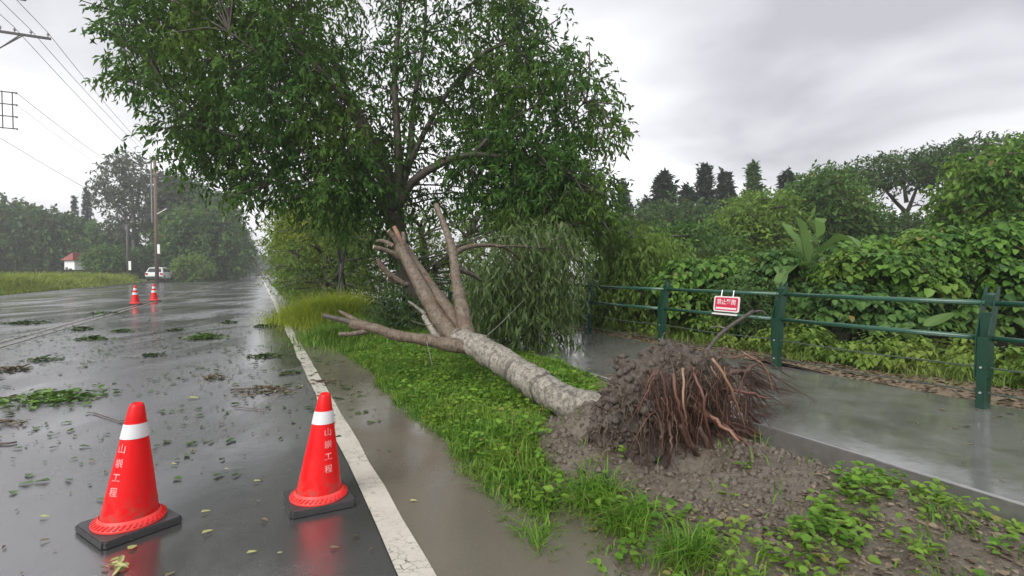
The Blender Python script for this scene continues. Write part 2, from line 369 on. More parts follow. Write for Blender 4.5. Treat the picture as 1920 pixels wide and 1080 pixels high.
plain('pole_grey', (0.23, 0.225, 0.22), 0.8, 0.25, 3, 0.2, 20)
plain('pole_dark', (0.07, 0.062, 0.058), 0.7, 0.25, 3)
plain('insulator', (0.33, 0.31, 0.31), 0.3, 0.2, 9)
plain('wire', (0.055, 0.055, 0.062), 0.6, 0.1, 2)
plain('plate_white', (0.75, 0.75, 0.74), 0.5, 0.12, 4)
plain('car_white', (0.78, 0.78, 0.77), 0.22, 0.05, 2)
plain('car_dark', (0.05, 0.05, 0.055), 0.2, 0.1, 2)
plain('car_glass', (0.03, 0.035, 0.04), 0.08, 0.1, 2)
plain('car_light', (0.45, 0.02, 0.02), 0.2, 0.1, 2)
plain('tyre', (0.02, 0.02, 0.02), 0.8, 0.2, 8)
plain('house_white', (0.76, 0.76, 0.78), 0.8, 0.08, 1.5)
plain('house_roof', (0.30, 0.09, 0.08), 0.75, 0.25, 2)
plain('wall_dark', (0.045, 0.050, 0.045), 0.85, 0.35, 1.2, 0.3, 8)
plain('stake_black', (0.018, 0.018, 0.018), 0.6, 0.3, 8)

# ================================================================== terrain
ROOT_C = G(1262, 868, 0.1)                # foot of the upturned root plate
HOLE_C = G(1262, 893, 0.05)
def verge_h(x, y):
    x = np.asarray(x, float); y = np.asarray(y, float); p = np.stack([x, y, 0 * x], -1)
    r = x * NV[0] + y * NV[1]
    h = -0.03 + 0.11 * smooth(1.25, 1.95, r) + 0.025 * fnoise(p, 1.7, 3)
    rx = (x - ROOT_C[0]); ry = (y - ROOT_C[1])
    d2 = (rx + 0.46) ** 2 / 0.26 + (ry - 0.36) ** 2 / 0.36
    h = h + 0.23 * np.exp(-d2) * (1 + 0.35 * fnoise(p, 5.0, 3))
    h = h - 0.15 * smooth(PATH_R0 - 0.45, PATH_R0 - 0.05, r) * (1 - smooth(4.8, 6.5, x * DV[0] + y * DV[1]))
    fx = (x - HOLE_C[0] - 0.05) / 0.30; fy = (y - HOLE_C[1] - 0.14) / 0.20
    h = h - 0.34 * np.exp(-(fx ** 2 + fy ** 2) ** 1.5)
    d3 = np.hypot(rx - 0.1, ry + 0.15)
    h = h + 0.022 * fnoise(p, 9.0, 3) * np.exp(-(d3 / 0.9) ** 2) + 0.006 * fnoise(p, 22.0, 2)
    return h
def grid_sheet(name, svals, rvals, hf, mat, skirt=0.0):
    S, R = np.meshgrid(svals, rvals, indexing='ij'); X = DV[0] * S + NV[0] * R; Y = DV[1] * S + NV[1] * R
    Z = hf(X, Y) if callable(hf) else np.full(X.shape, float(hf))
    Vt = np.stack([X, Y, Z], -1).reshape(-1, 3); a, b = S.shape; i = np.arange(a - 1)[:, None] * b + np.arange(b - 1)[None]
    Fc = np.stack([i, i + 1, i + b + 1, i + b], -1).reshape(-1, 4)
    return link(name, npmesh(name, Vt, Fc, True), mat)
PATH_Z = 0.10
PATH_R0, PATH_R1 = 3.92, 6.62
g = grid_sheet('ground', np.linspace(-400, 1400, 60), np.linspace(-900, 900, 60), -0.25, 'far_ground'); tag(g, kind='structure')
road = grid_sheet('road', np.concatenate([np.arange(-8, 40, 2), np.arange(40, 420, 10)]), np.linspace(-13.2, 0.95, 9), 0.0, 'wet_asphalt'); tag(road, kind='structure')
sh = grid_sheet('muddy_shoulder', np.concatenate([np.arange(-8, 40, 0.5), np.arange(40, 420, 10)]), np.linspace(0.72, 2.3, 8), lambda X, Y: 0.004 + 0 * X, 'muddy_water'); tag(sh, kind='structure')
rng = np.random.default_rng(3)
def marking(name, r0, w, s0, s1, mat, wob=0.012):
    s = np.arange(s0, s1, 0.12 if s1 < 60 else 0.5); p = np.stack([s, 0 * s, 0 * s], -1)
    a = r0 - w / 2 + wob * fnoise(p, 4.0, 3); b = r0 + w / 2 + wob * fnoise(p + 31.7, 4.0, 3)
    Vt = np.concatenate([RS(0, 0)[None] + s[:, None] * DV + a[:, None] * NV, s[:, None] * DV + b[:, None] * NV]); Vt[:, 2] = 0.0085
    n = len(s); i = np.arange(n - 1); return link(name, npmesh(name, Vt, np.stack([i, i + n, i + n + 1, i + 1], 1)), mat, road)
marking('edge_line', 0.65, 0.16, -1, 220, 'white_paint')
marking('centre_line', -4.45, 0.14, 2, 220, 'yellow_paint'); marking('centre_line', -4.75, 0.14, 2, 220, 'yellow_paint')
vg = grid_sheet('verge', np.concatenate([np.arange(-1.5, 8, 0.035), np.arange(8, 30, 0.25), np.arange(30, 400, 8)]), np.linspace(1.15, PATH_R0 + 0.03, 80), verge_h, 'verge_soil'); tag(vg, kind='structure')
fp = MB(); 
for s0, s1 in [(-8, 300)]:
    q = [RS(s0, PATH_R0, -0.2), RS(s0, PATH_R1, -0.2), RS(s1, PATH_R0, -0.2), RS(s1, PATH_R1, -0.2)]
    fp.box((q[0] + q[3]) / 2 + V3(0, 0, 0.2 + (PATH_Z - 0.2) / 2 - 0.0), (PATH_R1 - PATH_R0, s1 - s0, PATH_Z + 0.2), NV, DV)
fpo = fp.build('footpath', 'wet_concrete', None, False, 0.012); tag(fpo, kind='structure')
def wood_h(X, Y):
    r = X * NV[0] + Y * NV[1]; p = np.stack([X, Y, 0 * X], -1)
    return 0.07 + 0.05 * fnoise(p, 0.8, 3) - 0.25 * smooth(8.0, 11.0, r) + 0.10 * smooth(12, 40, r)
wf = grid_sheet('woodland_floor', np.concatenate([np.arange(-10, 40, 0.4), np.arange(40, 300, 10)]), np.concatenate([np.arange(PATH_R1 - 0.02, 13, 0.25), np.arange(13, 140, 6)]), wood_h, 'wood_floor'); tag(wf, kind='structure')
ls = grid_sheet('litter_strip', np.arange(-4, 40, 0.25), np.linspace(PATH_R1 + 0.01, 7.6, 8), lambda X, Y: wood_h(X, Y) + 0.012, 'litter_soil'); tag(ls, kind='structure')
def left_h(X, Y):
    r = X * NV[0] + Y * NV[1]; p = np.stack([X, Y, 0 * X], -1)
    return -0.04 + 0.35 * smooth(-13.0, -17.0, r) + 0.04 * fnoise(p, 0.35, 2)
lv = grid_sheet('field', np.concatenate([np.arange(5, 110, 2.0), np.arange(110, 500, 20)]), np.concatenate([np.arange(-30, -12.9, 1.0)[:-1], [-13.05]]), left_h, 'far_ground'); tag(lv, kind='structure')
lk = MB(); lk.box(RS(160, -13.12, 0.02), (0.35, 330, 0.16), NV, DV); tag(lk.build('kerb_strip', 'wet_concrete'), kind='structure')

# ================================================================== foliage builders
RH = np.array([[0, 0, 0], [0.45, -0.5, 0.10], [1, 0, -0.12], [0.45, 0.5, 0.10]]); RHF = np.array([[0, 1, 2, 3]])
BR = np.array([[0, 0, 0], [0.22, -0.5, 0.10], [0.70, -0.36, 0.02], [1, 0, -0.16], [0.70, 0.36, 0.02], [0.22, 0.5, 0.10]]); BRF = np.array([[0, 1, 2, 3], [0, 3, 4, 5]])
def leaves(pos, d, nrm, L, Wd, broad=False):
    T, TF = (BR, BRF) if broad else (RH, RHF)
    d = nz(d); side = nz(np.cross(nrm, d)); up = np.cross(d, side)
    L = np.asarray(L)[:, None, None]; Wd = np.asarray(Wd)[:, None, None]
    v = pos[:, None, :] + T[None, :, 0:1] * L * d[:, None] + T[None, :, 1:2] * Wd * side[:, None] + T[None, :, 2:3] * L * up[:, None]
    n = len(pos); f = (np.arange(n) * len(T))[:, None, None] + TF[None]
    return v.reshape(-1, 3), f.reshape(-1, 4)
def rdir(r, n): return nz(r.normal(size=(n, 3)))
def foliage(r, clumps, per, L, ratio, droop=0.35, k=7, shell=0.5, broad=False, mode='spray', up=0.25):
    """clumps: list of (centre, radii); returns positions, directions, normals, lengths, widths and the spray roots."""
    C = np.array([c for c, _ in clumps]); R = np.array([np.broadcast_to(q, 3) for _, q in clumps], float)
    vol = np.prod(R, 1) ** (2 / 3.0); cnt = np.maximum(2, (per * vol / vol.mean() / k)).astype(int)
    idx = np.repeat(np.arange(len(C)), cnt); m = len(idx)
    u = rdir(r, m)
    if mode == 'shell': u[:, 2] = np.abs(u[:, 2]) * 0.9 + u[:, 2] * 0.1; u = nz(u)
    rad = r.random(m) ** shell if mode != 'shell' else 0.82 + 0.22 * r.random(m)
    c = C[idx] + u * R[idx] * rad[:, None]
    ax = nz(u + 0.6 * rdir(r, m) + V3(0, 0, up - droop))
    ls = L * k * 0.30 * (0.7 + 0.6 * r.random(m))
    t = (np.arange(k)[None] + r.random((m, k))) / k
    pos = c[:, None] + ax[:, None] * (t * ls[:, None])[..., None] - V3(0, 0, 1) * (droop * 0.5 * ls[:, None] * t ** 2)[..., None]
    if mode == 'shell':
        pos = c[:, None] + rdir(r, m * k).reshape(m, k, 3) * (L * 1.6) * r.random((m, k))[..., None]
        nr = nz(u[:, None] + V3(0, 0, 0.55) + 0.45 * rdir(r, m * k).reshape(m, k, 3))
        down = V3(0, 0, -1) - nr * (nr @ V3(0, 0, -1))[..., None]
        d = nz(nz(down) + 0.7 * rdir(r, m * k).reshape(m, k, 3)); d = nz(d - nr * (d * nr).sum(-1, keepdims=True))
    else:
        d = nz(0.55 * ax[:, None] + 0.9 * rdir(r, m * k).reshape(m, k, 3) - V3(0, 0, droop * 1.3))
        nr = nz(V3(0, 0, 0.8) + 0.9 * rdir(r, m * k).reshape(m, k, 3))
    n = m * k; Ls = L * ((0.45 + 1.05 * r.random(n) ** 1.4) if mode == 'shell' else (0.6 + 0.65 * r.random(n)))
    return pos.reshape(-1, 3), d.reshape(-1, 3), nr.reshape(-1, 3), Ls, Ls * ratio * (0.8 + 0.4 * r.random(n)), c, idx
def clumps_in(r, poly, Y, dY, gap, rad, flat=0.8, tries=2500, dens=1.0):
    """Leaf clumps filling the outline of a crown that stands Y metres off and is dY deep."""
    poly = np.asarray(poly, float); lo, hi = poly.min(0), poly.max(0); c0 = poly.mean(0); pts = []
    ext = (hi - lo) / 2; A = np.empty((0, 3)); q = lo + r.random((tries, 2)) * (hi - lo); q = q[inpoly(q[:, 0], q[:, 1], poly)]
    env = np.sqrt(np.maximum(0.12, 1 - 0.8 * (((q - c0) / ext) ** 2).sum(1) / 2)); y = Y + dY * env * (r.random(len(q)) * 2 - 1)
    q = np.column_stack([q, y]); sc3 = np.array([1, 1, gap * 1.3 / dY]); qs = q * sc3; kept = np.empty((len(q), 3)); m = 0
    for j in range(len(q)):
        if m == 0 or ((kept[:m] - qs[j]) ** 2).sum(1).min() > gap * gap: kept[m] = qs[j]; m += 1; pts.append(tuple(q[j]))
    out = []
    for a in pts:
        s = rad * (0.65 + 0.7 * r.random()) * a[2] / 1000.0; out.append((P(*a), (s, s, s * flat)))
    return out
def set_along(me, vals):
    at = me.attributes.new('along', 'FLOAT', 'POINT'); at.data.foreach_set('value', np.asarray(vals, np.float32))
def stem(name, pts, rad, mat, parent, n=14, k=None, lump=0.06, seed=0, cap_mat=None, rings=0):
    """A limb: smooth path, taper, slight lumps; pts in world metres, relative to parent location."""
    pts = np.asarray(pts, float); k = k or max(6, len(pts) * 6)
    c = spline(pts, k); rr = np.interp(np.linspace(0, 1, k), np.linspace(0, 1, len(pts)), rad)
    if rings:
        rg_ = np.random.default_rng(seed + 3); tt = np.linspace(0, 1, k)
        for z_ in rg_.random(rings): rr = rr * (1 - (0.03 + 0.05 * rg_.random()) * np.exp(-((tt - z_) * k / 1.1) ** 2) + 0.035 * np.exp(-((tt - z_ - 2.2 / k) * k / 1.4) ** 2))
    v, f = tube(c, rr, n); ctr = np.repeat(c, n, 0); nrm = nz(v - ctr); rv = np.repeat(rr, n)
    v = v + nrm * (rv * lump * (fnoise(v + seed, 4.0, 3) + 0.5 * fnoise(v + seed + 9, 17.0, 2)))[:, None]
    al = np.repeat(np.concatenate([[0], np.cumsum(np.linalg.norm(np.diff(c, axis=0), axis=1))]), n) + seed * 1.7
    off = np.array(parent.location) if parent is not None else 0
    me = pymesh(name, v - off, f, True); set_along(me, al)
    o = link(name, me, mat, parent)
    if cap_mat: me.materials.append(M[cap_mat]); me.polygons[len(me.polygons) - 1].material_index = 1
    return o
def branchlets(r, clumps, limbs, r0, r1, kpt=6):
    """thin branches from the nearest lower limb point to each clump."""
    LP = np.vstack([spline(l, 24) for l in limbs]); paths = []; rad = []
    for c, R in clumps:
        d = np.linalg.norm(LP - c, axis=1) + 1.2 * np.maximum(0, LP[:, 2] - c[2]) ; i = np.argmin(d + 0.3 * r.random(len(d)))
        a = LP[i]; mid = (a + c) / 2 + rdir(r, 1)[0] * 0.10 * np.linalg.norm(c - a) + V3(0, 0, 0.10 * np.linalg.norm(c - a))
        paths.append(spline([a, mid, c, c + (c - mid) * 0.5], kpt)); rad.append(np.linspace(r0, r1, kpt))
    return np.array(paths), np.array(rad)
def twigs_to(r, roots, idx, clumps, frac, r0):
    sel = r.random(len(roots)) < frac; c = np.array([q for q, _ in clumps])[idx[sel]]; e = roots[sel]
    mid = (c + e) / 2 + 0.12 * np.linalg.norm(e - c, axis=1)[:, None] * rdir(r, len(e))
    return np.stack([c, mid, e], 1), np.broadcast_to(np.array([r0, r0 * 0.7, r0 * 0.35]), (len(e), 3))

def tree(name, label, cat, base, limbs, clumps, per, L, ratio, mat, barkm='dark_bark', group=None, seed=1, droop=0.35, k=7, shell=0.5, mode='spray', broad=False, br=(0.03, 0.012), twig=0.25, up=0.25, n=8, crown='crown'):
    """limbs: list of (points, radii); the first is the trunk."""
    r = np.random.default_rng(seed); root = empty(name, base); tag(root, label, cat, group); off = np.array(root.location)
    for i, (pts, rad) in enumerate(limbs):
        stem('trunk' if i == 0 else 'limb', pts, rad, barkm, root, n=n if i else n + 2, seed=seed + i)
    pos, d, nr, Ls, Ws, roots, idx = foliage(r, clumps, per, L, ratio, droop, k, shell, broad, mode, up)
    v, f = leaves(pos, d, nr, Ls, Ws, broad); link(crown, npmesh(crown, v - off, f), mat, root)['kind'] = 'stuff'
    if limbs:
        p1, r1 = branchlets(r, clumps, [l[0] for l in limbs], *br); v, f = many_tubes(p1, r1, 5); vs, fs = [v], [f]
        if twig > 0:
            p2, r2 = twigs_to(r, roots, idx, clumps, twig, br[1] * 0.8); v2, f2 = many_tubes(p2, r2, 3); vs.append(v2); fs.append(f2 + len(v))
        me = npmesh('twigs', np.vstack(vs) - off, np.vstack(fs), True); set_along(me, np.zeros(len(me.vertices)))
        link('twigs', me, barkm, root)['kind'] = 'stuff'
    return root
def blades(r, pos, h, w, bend=0.5, lean=None):
    n = len(pos); a = r.random(n) * 2 * pi; d = np.stack([np.cos(a), np.sin(a), 0 * a], 1)
    if lean is not None: d = nz(d + lean)
    s = np.stack([-d[:, 1], d[:, 0], 0 * a], 1); h = h[:, None]; w = w[:, None]; b = (bend * (0.4 + r.random(n)))[:, None]
    p0 = pos; p1 = pos + V3(0, 0, 1) * h * 0.55 + d * h * b * 0.30; p2 = pos + V3(0, 0, 1) * h * (1 - 0.35 * b) + d * h * b * 0.9
    v = np.stack([p0 - s * w * .5, p0 + s * w * .5, p1 - s * w * .45, p1 + s * w * .45, p2 - s * w * .06, p2 + s * w * .06], 1)
    o = (np.arange(n) * 6)[:, None]; f = np.concatenate([o + [0, 1, 3, 2], o + [2, 3, 5, 4]])
    return v.reshape(-1, 3), f

# ================================================================== the fallen tree
T0, T1 = P(1150, 790, 4.3), P(850, 632, 6.4)
AX = nz(T1 - T0); BX = nz(np.cross(AX, V3(0, 0, 1))); CX = np.cross(BX, AX)
PC = P(1268, 782, 4.20)                                   # middle of the root plate
def onplate(px, py, off):                                 # point on a plane in front of the plate
    d = ray(px, py); o = V3(0, 0, CAM_H); return o + d * (((PC - AX * off - o) @ AX) / (d @ AX))
FT = empty('fallen_tree', (ROOT_C[0], ROOT_C[1], 0.0)); FO = np.array(FT.location)
tag(FT, 'uprooted pale-barked tree lying across the grass verge, sawn limbs and bare roots showing', 'tree')
stem('trunk', [P(1235, 815, 4.05), P(1115, 772, 4.55), P(1060, 752, 4.80), P(1000, 716, 5.2), P(945, 680, 5.65), P(895, 650, 6.05), P(858, 632, 6.4)],
     [0.20, 0.166, 0.156, 0.147, 0.142, 0.150, 0.125], 'pale_bark', FT, n=36, k=110, lump=0.13, seed=2, rings=13)
def limb(pts, rad, mat='limb_bark', cap='cut_wood', seed=0, lump=0.15, n=16, name='limb'):
    rad = [x * (0.74 if x > 0.04 else 0.85) for x in rad]
    return stem(name, [P(*q) for q in pts], rad, mat, FT, n=n, k=len(pts) * 9, seed=seed, lump=lump, cap_mat=cap, rings=len(pts))
limb([(905, 655, 6.0), (868, 650, 6.1), (810, 640, 6.35), (750, 630, 6.6), (700, 615, 6.8), (662, 607, 6.95)], [0.10, 0.115, 0.098, 0.092, 0.085, 0.095], seed=3)
limb([(680, 610, 6.9), (650, 602, 6.98), (606, 591, 7.1)], [0.075, 0.055, 0.036], seed=4, mat='dark_bark', name='stub')
limb([(675, 606, 6.92), (655, 594, 7.0), (636, 583, 7.1)], [0.05, 0.038, 0.026], seed=5, name='stub')
limb([(690, 620, 6.85), (660, 626, 6.8), (636, 627, 6.8)], [0.06, 0.042, 0.033], seed=6, name='stub')
limb([(860, 640, 6.35), (838, 618, 6.5), (808, 572, 6.85), (780, 520, 7.1), (757, 478, 7.3), (748, 462, 7.35)], [0.125, 0.15, 0.135, 0.115, 0.10, 0.11], seed=7)
limb([(880, 640, 6.35), (858, 608, 6.6), (828, 565, 6.9), (800, 525, 7.25), (775, 488, 7.5), (758, 462, 7.65)], [0.12, 0.115, 0.105, 0.095, 0.09, 0.085], seed=8)
limb([(885, 650, 6.2), (872, 615, 6.4), (864, 570, 6.6), (855, 520, 6.8), (849, 475, 6.95), (836, 430, 7.1), (817, 383, 7.25)], [0.13, 0.125, 0.10, 0.088, 0.078, 0.058, 0.038], seed=9)
for i, (pts, rad, mt) in enumerate([
        ([(752, 470, 7.33), (742, 450, 7.3), (728, 432, 7.25)], [0.075, 0.052, 0.036], 'limb_bark'),
        ([(752, 468, 7.36), (748, 445, 7.4), (739, 425, 7.45)], [0.06, 0.046, 0.030], 'torn_wood'),
        ([(752, 470, 7.38), (757, 452, 7.4), (756, 436, 7.45)], [0.06, 0.046, 0.034], 'limb_bark'),
        ([(752, 485, 7.25), (730, 472, 7.15), (700, 463, 7.05)], [0.06, 0.046, 0.034], 'limb_bark'),
        ([(762, 535, 7.05), (735, 518, 6.95), (716, 500, 6.9), (708, 486, 6.88)], [0.05, 0.048, 0.040, 0.03], 'limb_bark'),
        ([(766, 534, 7.05), (742, 527, 7.0), (726, 522, 6.95)], [0.05, 0.04, 0.03], 'dark_bark'),
        ([(738, 462, 7.3), (720, 452, 7.35), (706, 452, 7.4)], [0.05, 0.035, 0.026], 'limb_bark'),
        ([(826, 640, 6.5), (806, 612, 6.62), (795, 592, 6.7)], [0.075, 0.058, 0.045], 'pale_bark'),
        ([(798, 590, 6.7), (780, 575, 6.75), (766, 565, 6.8)], [0.036, 0.024, 0.016], 'grey_bark'),
        ([(860, 505, 6.85), (885, 515, 7.0), (902, 526, 7.1)], [0.04, 0.034, 0.026], 'dark_bark')]):
    limb(pts, rad, mt, seed=20 + i, n=10, name='stub')
limb([(850, 478, 6.95), (868, 466, 7.1), (905, 460, 7.4), (950, 466, 7.9), (985, 500, 8.4), (1005, 545, 8.9)], [0.045, 0.040, 0.034, 0.028, 0.022, 0.012], seed=31, n=9, cap=None)
limb([(930, 462, 7.6), (975, 462, 8.2), (1030, 468, 8.8), (1090, 490, 9.3)], [0.022, 0.020, 0.016, 0.010], seed=32, n=8, cap=None)
limb([(948, 465, 7.9), (965, 490, 8.1), (972, 515, 8.3)], [0.016, 0.013, 0.008], seed=33, n=7, cap=None)
for a in ([(900, 640, 6.3), (935, 610, 6.5), (985, 560, 6.9)], [(830, 600, 6.6), (800, 610, 6.4), (770, 600, 6.3)], [(800, 640, 6.3), (806, 665, 6.2), (812, 690, 6.1)]):
    tw = MB(); tw.tube(spline([P(*q) for q in a], 8) - FO, np.linspace(0.008, 0.004, 8), 5); tw.build('broken_twig', 'grey_bark', FT, True)
# its remaining, drooping foliage over the path
r = np.random.default_rng(77)
cls = clumps_in(r, [(905, 470), (960, 420), (1060, 400), (1080, 440), (1062, 500), (1045, 560), (1030, 600), (1015, 622), (990, 620), (940, 605), (925, 560)], 9.5, 1.1, 46, 42, 1.15)
cls += clumps_in(r, [(900, 480), (940, 500), (960, 600), (920, 612), (890, 560)], 9.0, 0.7, 44, 32, 1.3)
pos, d, nr, Ls, Ws, roots, idx = foliage(r, cls, 330, 0.175, 0.19, 0.85, 9, 0.75, False, 'spray', 0.0)
ok = pos[:, 2] > PATH_Z + 0.02
v, f = leaves(pos[ok], d[ok], nr[ok], Ls[ok], Ws[ok]); o = link('foliage', npmesh('foliage', v - FO, f), 'leaf_droop', FT); o['kind'] = 'stuff'
p1, r1 = branchlets(r, cls, [[P(850, 478, 6.95), P(950, 466, 7.9), P(1005, 545, 8.9)], [P(930, 462, 7.6), P(1030, 468, 8.8), P(1090, 490, 9.3)]], 0.014, 0.005)
v, f = many_tubes(p1, r1, 4); me = npmesh('twigs', v - FO, f, True); set_along(me, np.zeros(len(me.vertices))); link('twigs', me, 'grey_bark', FT)['kind'] = 'stuff'

# root plate: a torn disc of soil, thick behind, hollow below
nu, nv = 190, 120
th = np.linspace(0, 2 * pi, nu, endpoint=False); ph = np.linspace(0.02, pi - 0.02, nv)
TH, PH = np.meshgrid(th, ph, indexing='ij')
b_, c_, a_ = np.sin(PH) * np.cos(TH), np.sin(PH) * np.sin(TH), np.cos(PH)   # a_ = +1 towards the trunk
b_ = np.sign(b_) * np.abs(b_) ** 0.8; c_ = np.sign(c_) * np.abs(c_) ** 0.8
ra = np.where(a_ > 0, 0.45, 0.20); rb = np.where(b_ > 0, 0.70, 0.90); rc = np.where(c_ > 0, 0.51, 0.52)
tap = np.where(a_ > 0, 1 - 0.50 * np.clip(a_, 0, 1) ** 1.5, 1.0)
Q = PC + (b_ * rb * tap)[..., None] * BX + (c_ * rc * tap)[..., None] * CX + (a_ * ra)[..., None] * AX
dirs = nz(Q - PC)
Q = Q + dirs * (0.11 * fnoise(Q, 2.6, 3) + 0.065 * (1 - 2 * np.abs(vnoise(Q + 5, 7.0))) + 0.045 * fnoise(Q + 5, 13.0, 3) + 0.022 * fnoise(Q + 9, 34.0, 2))[..., None]
Q = Q - AX * (0.26 * np.clip(-c_, 0, 1) ** 1.3 * np.where(b_ < 0, 1.0, 0.35))[..., None]
hol = np.exp(-((b_ - 0.18) ** 2 / 0.22 + (c_ + 0.20) ** 2 / 0.35)) * np.clip(-a_, 0, 1)
Q = Q + (0.34 * hol)[..., None] * AX
i = np.arange(nu)[:, None] * nv; j = np.arange(nv - 1)[None]; i2 = ((np.arange(nu) + 1) % nu)[:, None] * nv
fq = np.stack([i + j, i2 + j, i2 + j + 1, i + j + 1], -1).reshape(-1, 4)
Qf = Q.reshape(-1, 3)
link('root_plate', npmesh('root_plate', Qf - FO, fq, True), 'root_soil', FT)
# matted fine roots hanging off it
r = np.random.default_rng(12)
nrmv = dirs.reshape(-1, 3); wgt = np.sin(PH).ravel() * (1.0 + 1.4 * (b_.ravel() < 0)) * (a_.ravel() > -0.95)
sel = r.choice(len(Qf), 3000, p=wgt / wgt.sum()); st = Qf[sel]; dn = nrmv[sel]
ln = (0.03 + 0.17 * r.random(len(sel)) ** 2.5)[:, None]; kk = np.linspace(0, 1, 6); paths = []
h1 = nz(dn * 0.5 + 0.7 * rdir(r, len(sel)) + V3(0, 0, -0.25)); pts = st.copy(); path = [pts]; wob = rdir(r, len(sel)) * 0.25
for q in range(1, 6):
    h1 = nz(h1 + V3(0, 0, -0.42) + wob * (1 if q % 2 else -1) + 0.22 * rdir(r, len(sel))); pts = pts + h1 * ln / 5; path.append(pts)
v, f = many_tubes(np.stack(path, 1), np.broadcast_to(np.linspace(0.0034, 0.0014, 6), (len(sel), 6)) * (0.6 + 0.9 * r.random((len(sel), 1))), 3)
o = link('root_hair', npmesh('root_hair', v - FO, f, True), 'root_hair', FT); o['kind'] = 'stuff'
def root(pts, rad, mat, n=7, wob=0.007, seed=0):
    rr = np.random.default_rng(900 + seed); c = spline(pts, 14); c[2:] += rdir(rr, 12) * wob
    v, f = tube(c, np.interp(np.linspace(0, 1, 14), np.linspace(0, 1, len(rad)), rad), n); link('root', pymesh('root', v - FO, f, True), mat, FT)
r = np.random.default_rng(41)
for i in range(66):                                       # reddish roots hanging across the hollow
    x0 = 1222 + 178 * r.random(); y0 = 676 + 100 * r.random() ** 1.6 + 0.16 * abs(x0 - 1320); x1 = x0 + r.normal(18, 40); y1 = y0 + 50 + 120 * r.random(); y1 = min(y1, 888)
    o0 = 0.14 + 0.08 * r.random(); o1 = 0.14 + 0.20 * r.random(); k = r.random()
    mt = 'root_red' if k < 0.42 else ('root_dark' if k < 0.90 else 'root_pale'); a = (0.0026 + 0.0055 * r.random() ** 3) * (0.7 if mt == 'root_pale' else 1)
    root([onplate(x0, y0, o0), onplate(x0 * 0.6 + x1 * 0.4 + r.normal(0, 7), y0 * 0.62 + y1 * 0.38, o0 + 0.06), onplate(x1, y1, o1)], [a, a * 0.8, a * 0.4], mt, seed=i)
for i, (pts, a, mt) in enumerate([
        ([(1335, 672, .2), (1362, 712, .30), (1384, 765, .34), (1400, 808, .34)], 0.011, 'root_pale'), ([(1395, 662, .15), (1432, 688, .2), (1452, 735, .25)], 0.009, 'root_pale'),
        ([(1375, 690, .1), (1440, 700, .1), (1478, 722, .1), (1545, 762, .1)], 0.007, 'root_red'), ([(1385, 700, .1), (1430, 720, .1), (1486, 735, .05)], 0.010, 'root_dark'),
        ([(1370, 672, .1), (1420, 668, .1), (1470, 700, .1), (1490, 712, .1)], 0.008, 'root_red'), ([(1395, 735, .1), (1425, 745, .1), (1445, 765, .1)], 0.006, 'root_dark'),
        ([(1340, 790, .2), (1395, 800, .22), (1450, 830, .25), (1502, 862, .25)], 0.012, 'root_red'), ([(1360, 805, .2), (1420, 812, .22), (1480, 848, .25), (1495, 858, .25)], 0.009, 'root_pale'),
        ([(1345, 815, .2), (1405, 835, .22), (1452, 838, .25), (1488, 852, .25)], 0.010, 'root_pale'), ([(1390, 760, .15), (1430, 800, .2), (1470, 845, .25)], 0.009, 'root_red'),
        ([(1400, 770, .15), (1440, 810, .2), (1478, 850, .25)], 0.007, 'root_red'), ([(1300, 700, .2), (1318, 742, .32), (1326, 800, .36), (1338, 846, .34)], 0.012, 'root_red'),
        ([(1262, 700, .2), (1272, 760, .30), (1300, 850, .34)], 0.013, 'root_red'), ([(1280, 690, .2), (1282, 760, .30), (1290, 812, .3)], 0.009, 'root_pale'),
        ([(1255, 790, .25), (1258, 840, .35), (1248, 885, .3)], 0.010, 'root_dark'), ([(1310, 800, .25), (1330, 845, .33), (1322, 872, .3)], 0.022, 'root_dark'),
        ([(1275, 795, .25), (1300, 842, .33), (1318, 862, .3)], 0.026, 'root_dark'), ([(1385, 680, .05), (1430, 690, .05), (1465, 745, .05)], 0.006, 'root_dark')]):
    root([onplate(*q) for q in pts], [a, a, a * 0.75, a * 0.35], mt, seed=100 + i, wob=0.008)

r = np.random.default_rng(57); m_ = 480; pa_ = []
for i in range(m_):
    if i < 200: x0 = 1205 + 205 * r.random(); y0 = 678 + 120 * r.random() ** 1.3 + 0.12 * abs(x0 - 1320); x1 = x0 + r.normal(12, 36); y1 = y0 + 40 + 130 * r.random(); o0, o1 = 0.10 + 0.10 * r.random(), 0.12 + 0.22 * r.random()
    else: x0 = 1370 + 50 * r.random(); y0 = 680 + 130 * r.random(); x1 = x0 + 25 + 85 * r.random() ** 1.5; y1 = y0 + r.normal(28, 24); o0, o1 = 0.02 + 0.12 * r.random(), 0.02 + 0.25 * r.random()
    a_0, a_1 = onplate(x0, y0, o0), onplate(x1, min(y1, 885), o1); md = (a_0 + a_1) / 2 + rdir(r, 1)[0] * 0.035; pa_.append(spline([a_0, md, a_1], 6))
v, f = many_tubes(np.array(pa_), np.linspace(0.0026, 0.0009, 6)[None] * (0.5 + 0.9 * r.random((m_, 1))), 3)
o = link('root_tangle', npmesh('root_tangle', v - FO, f, True), 'root_red', FT); o['kind'] = 'stuff'
rr_ = np.random.default_rng(55)
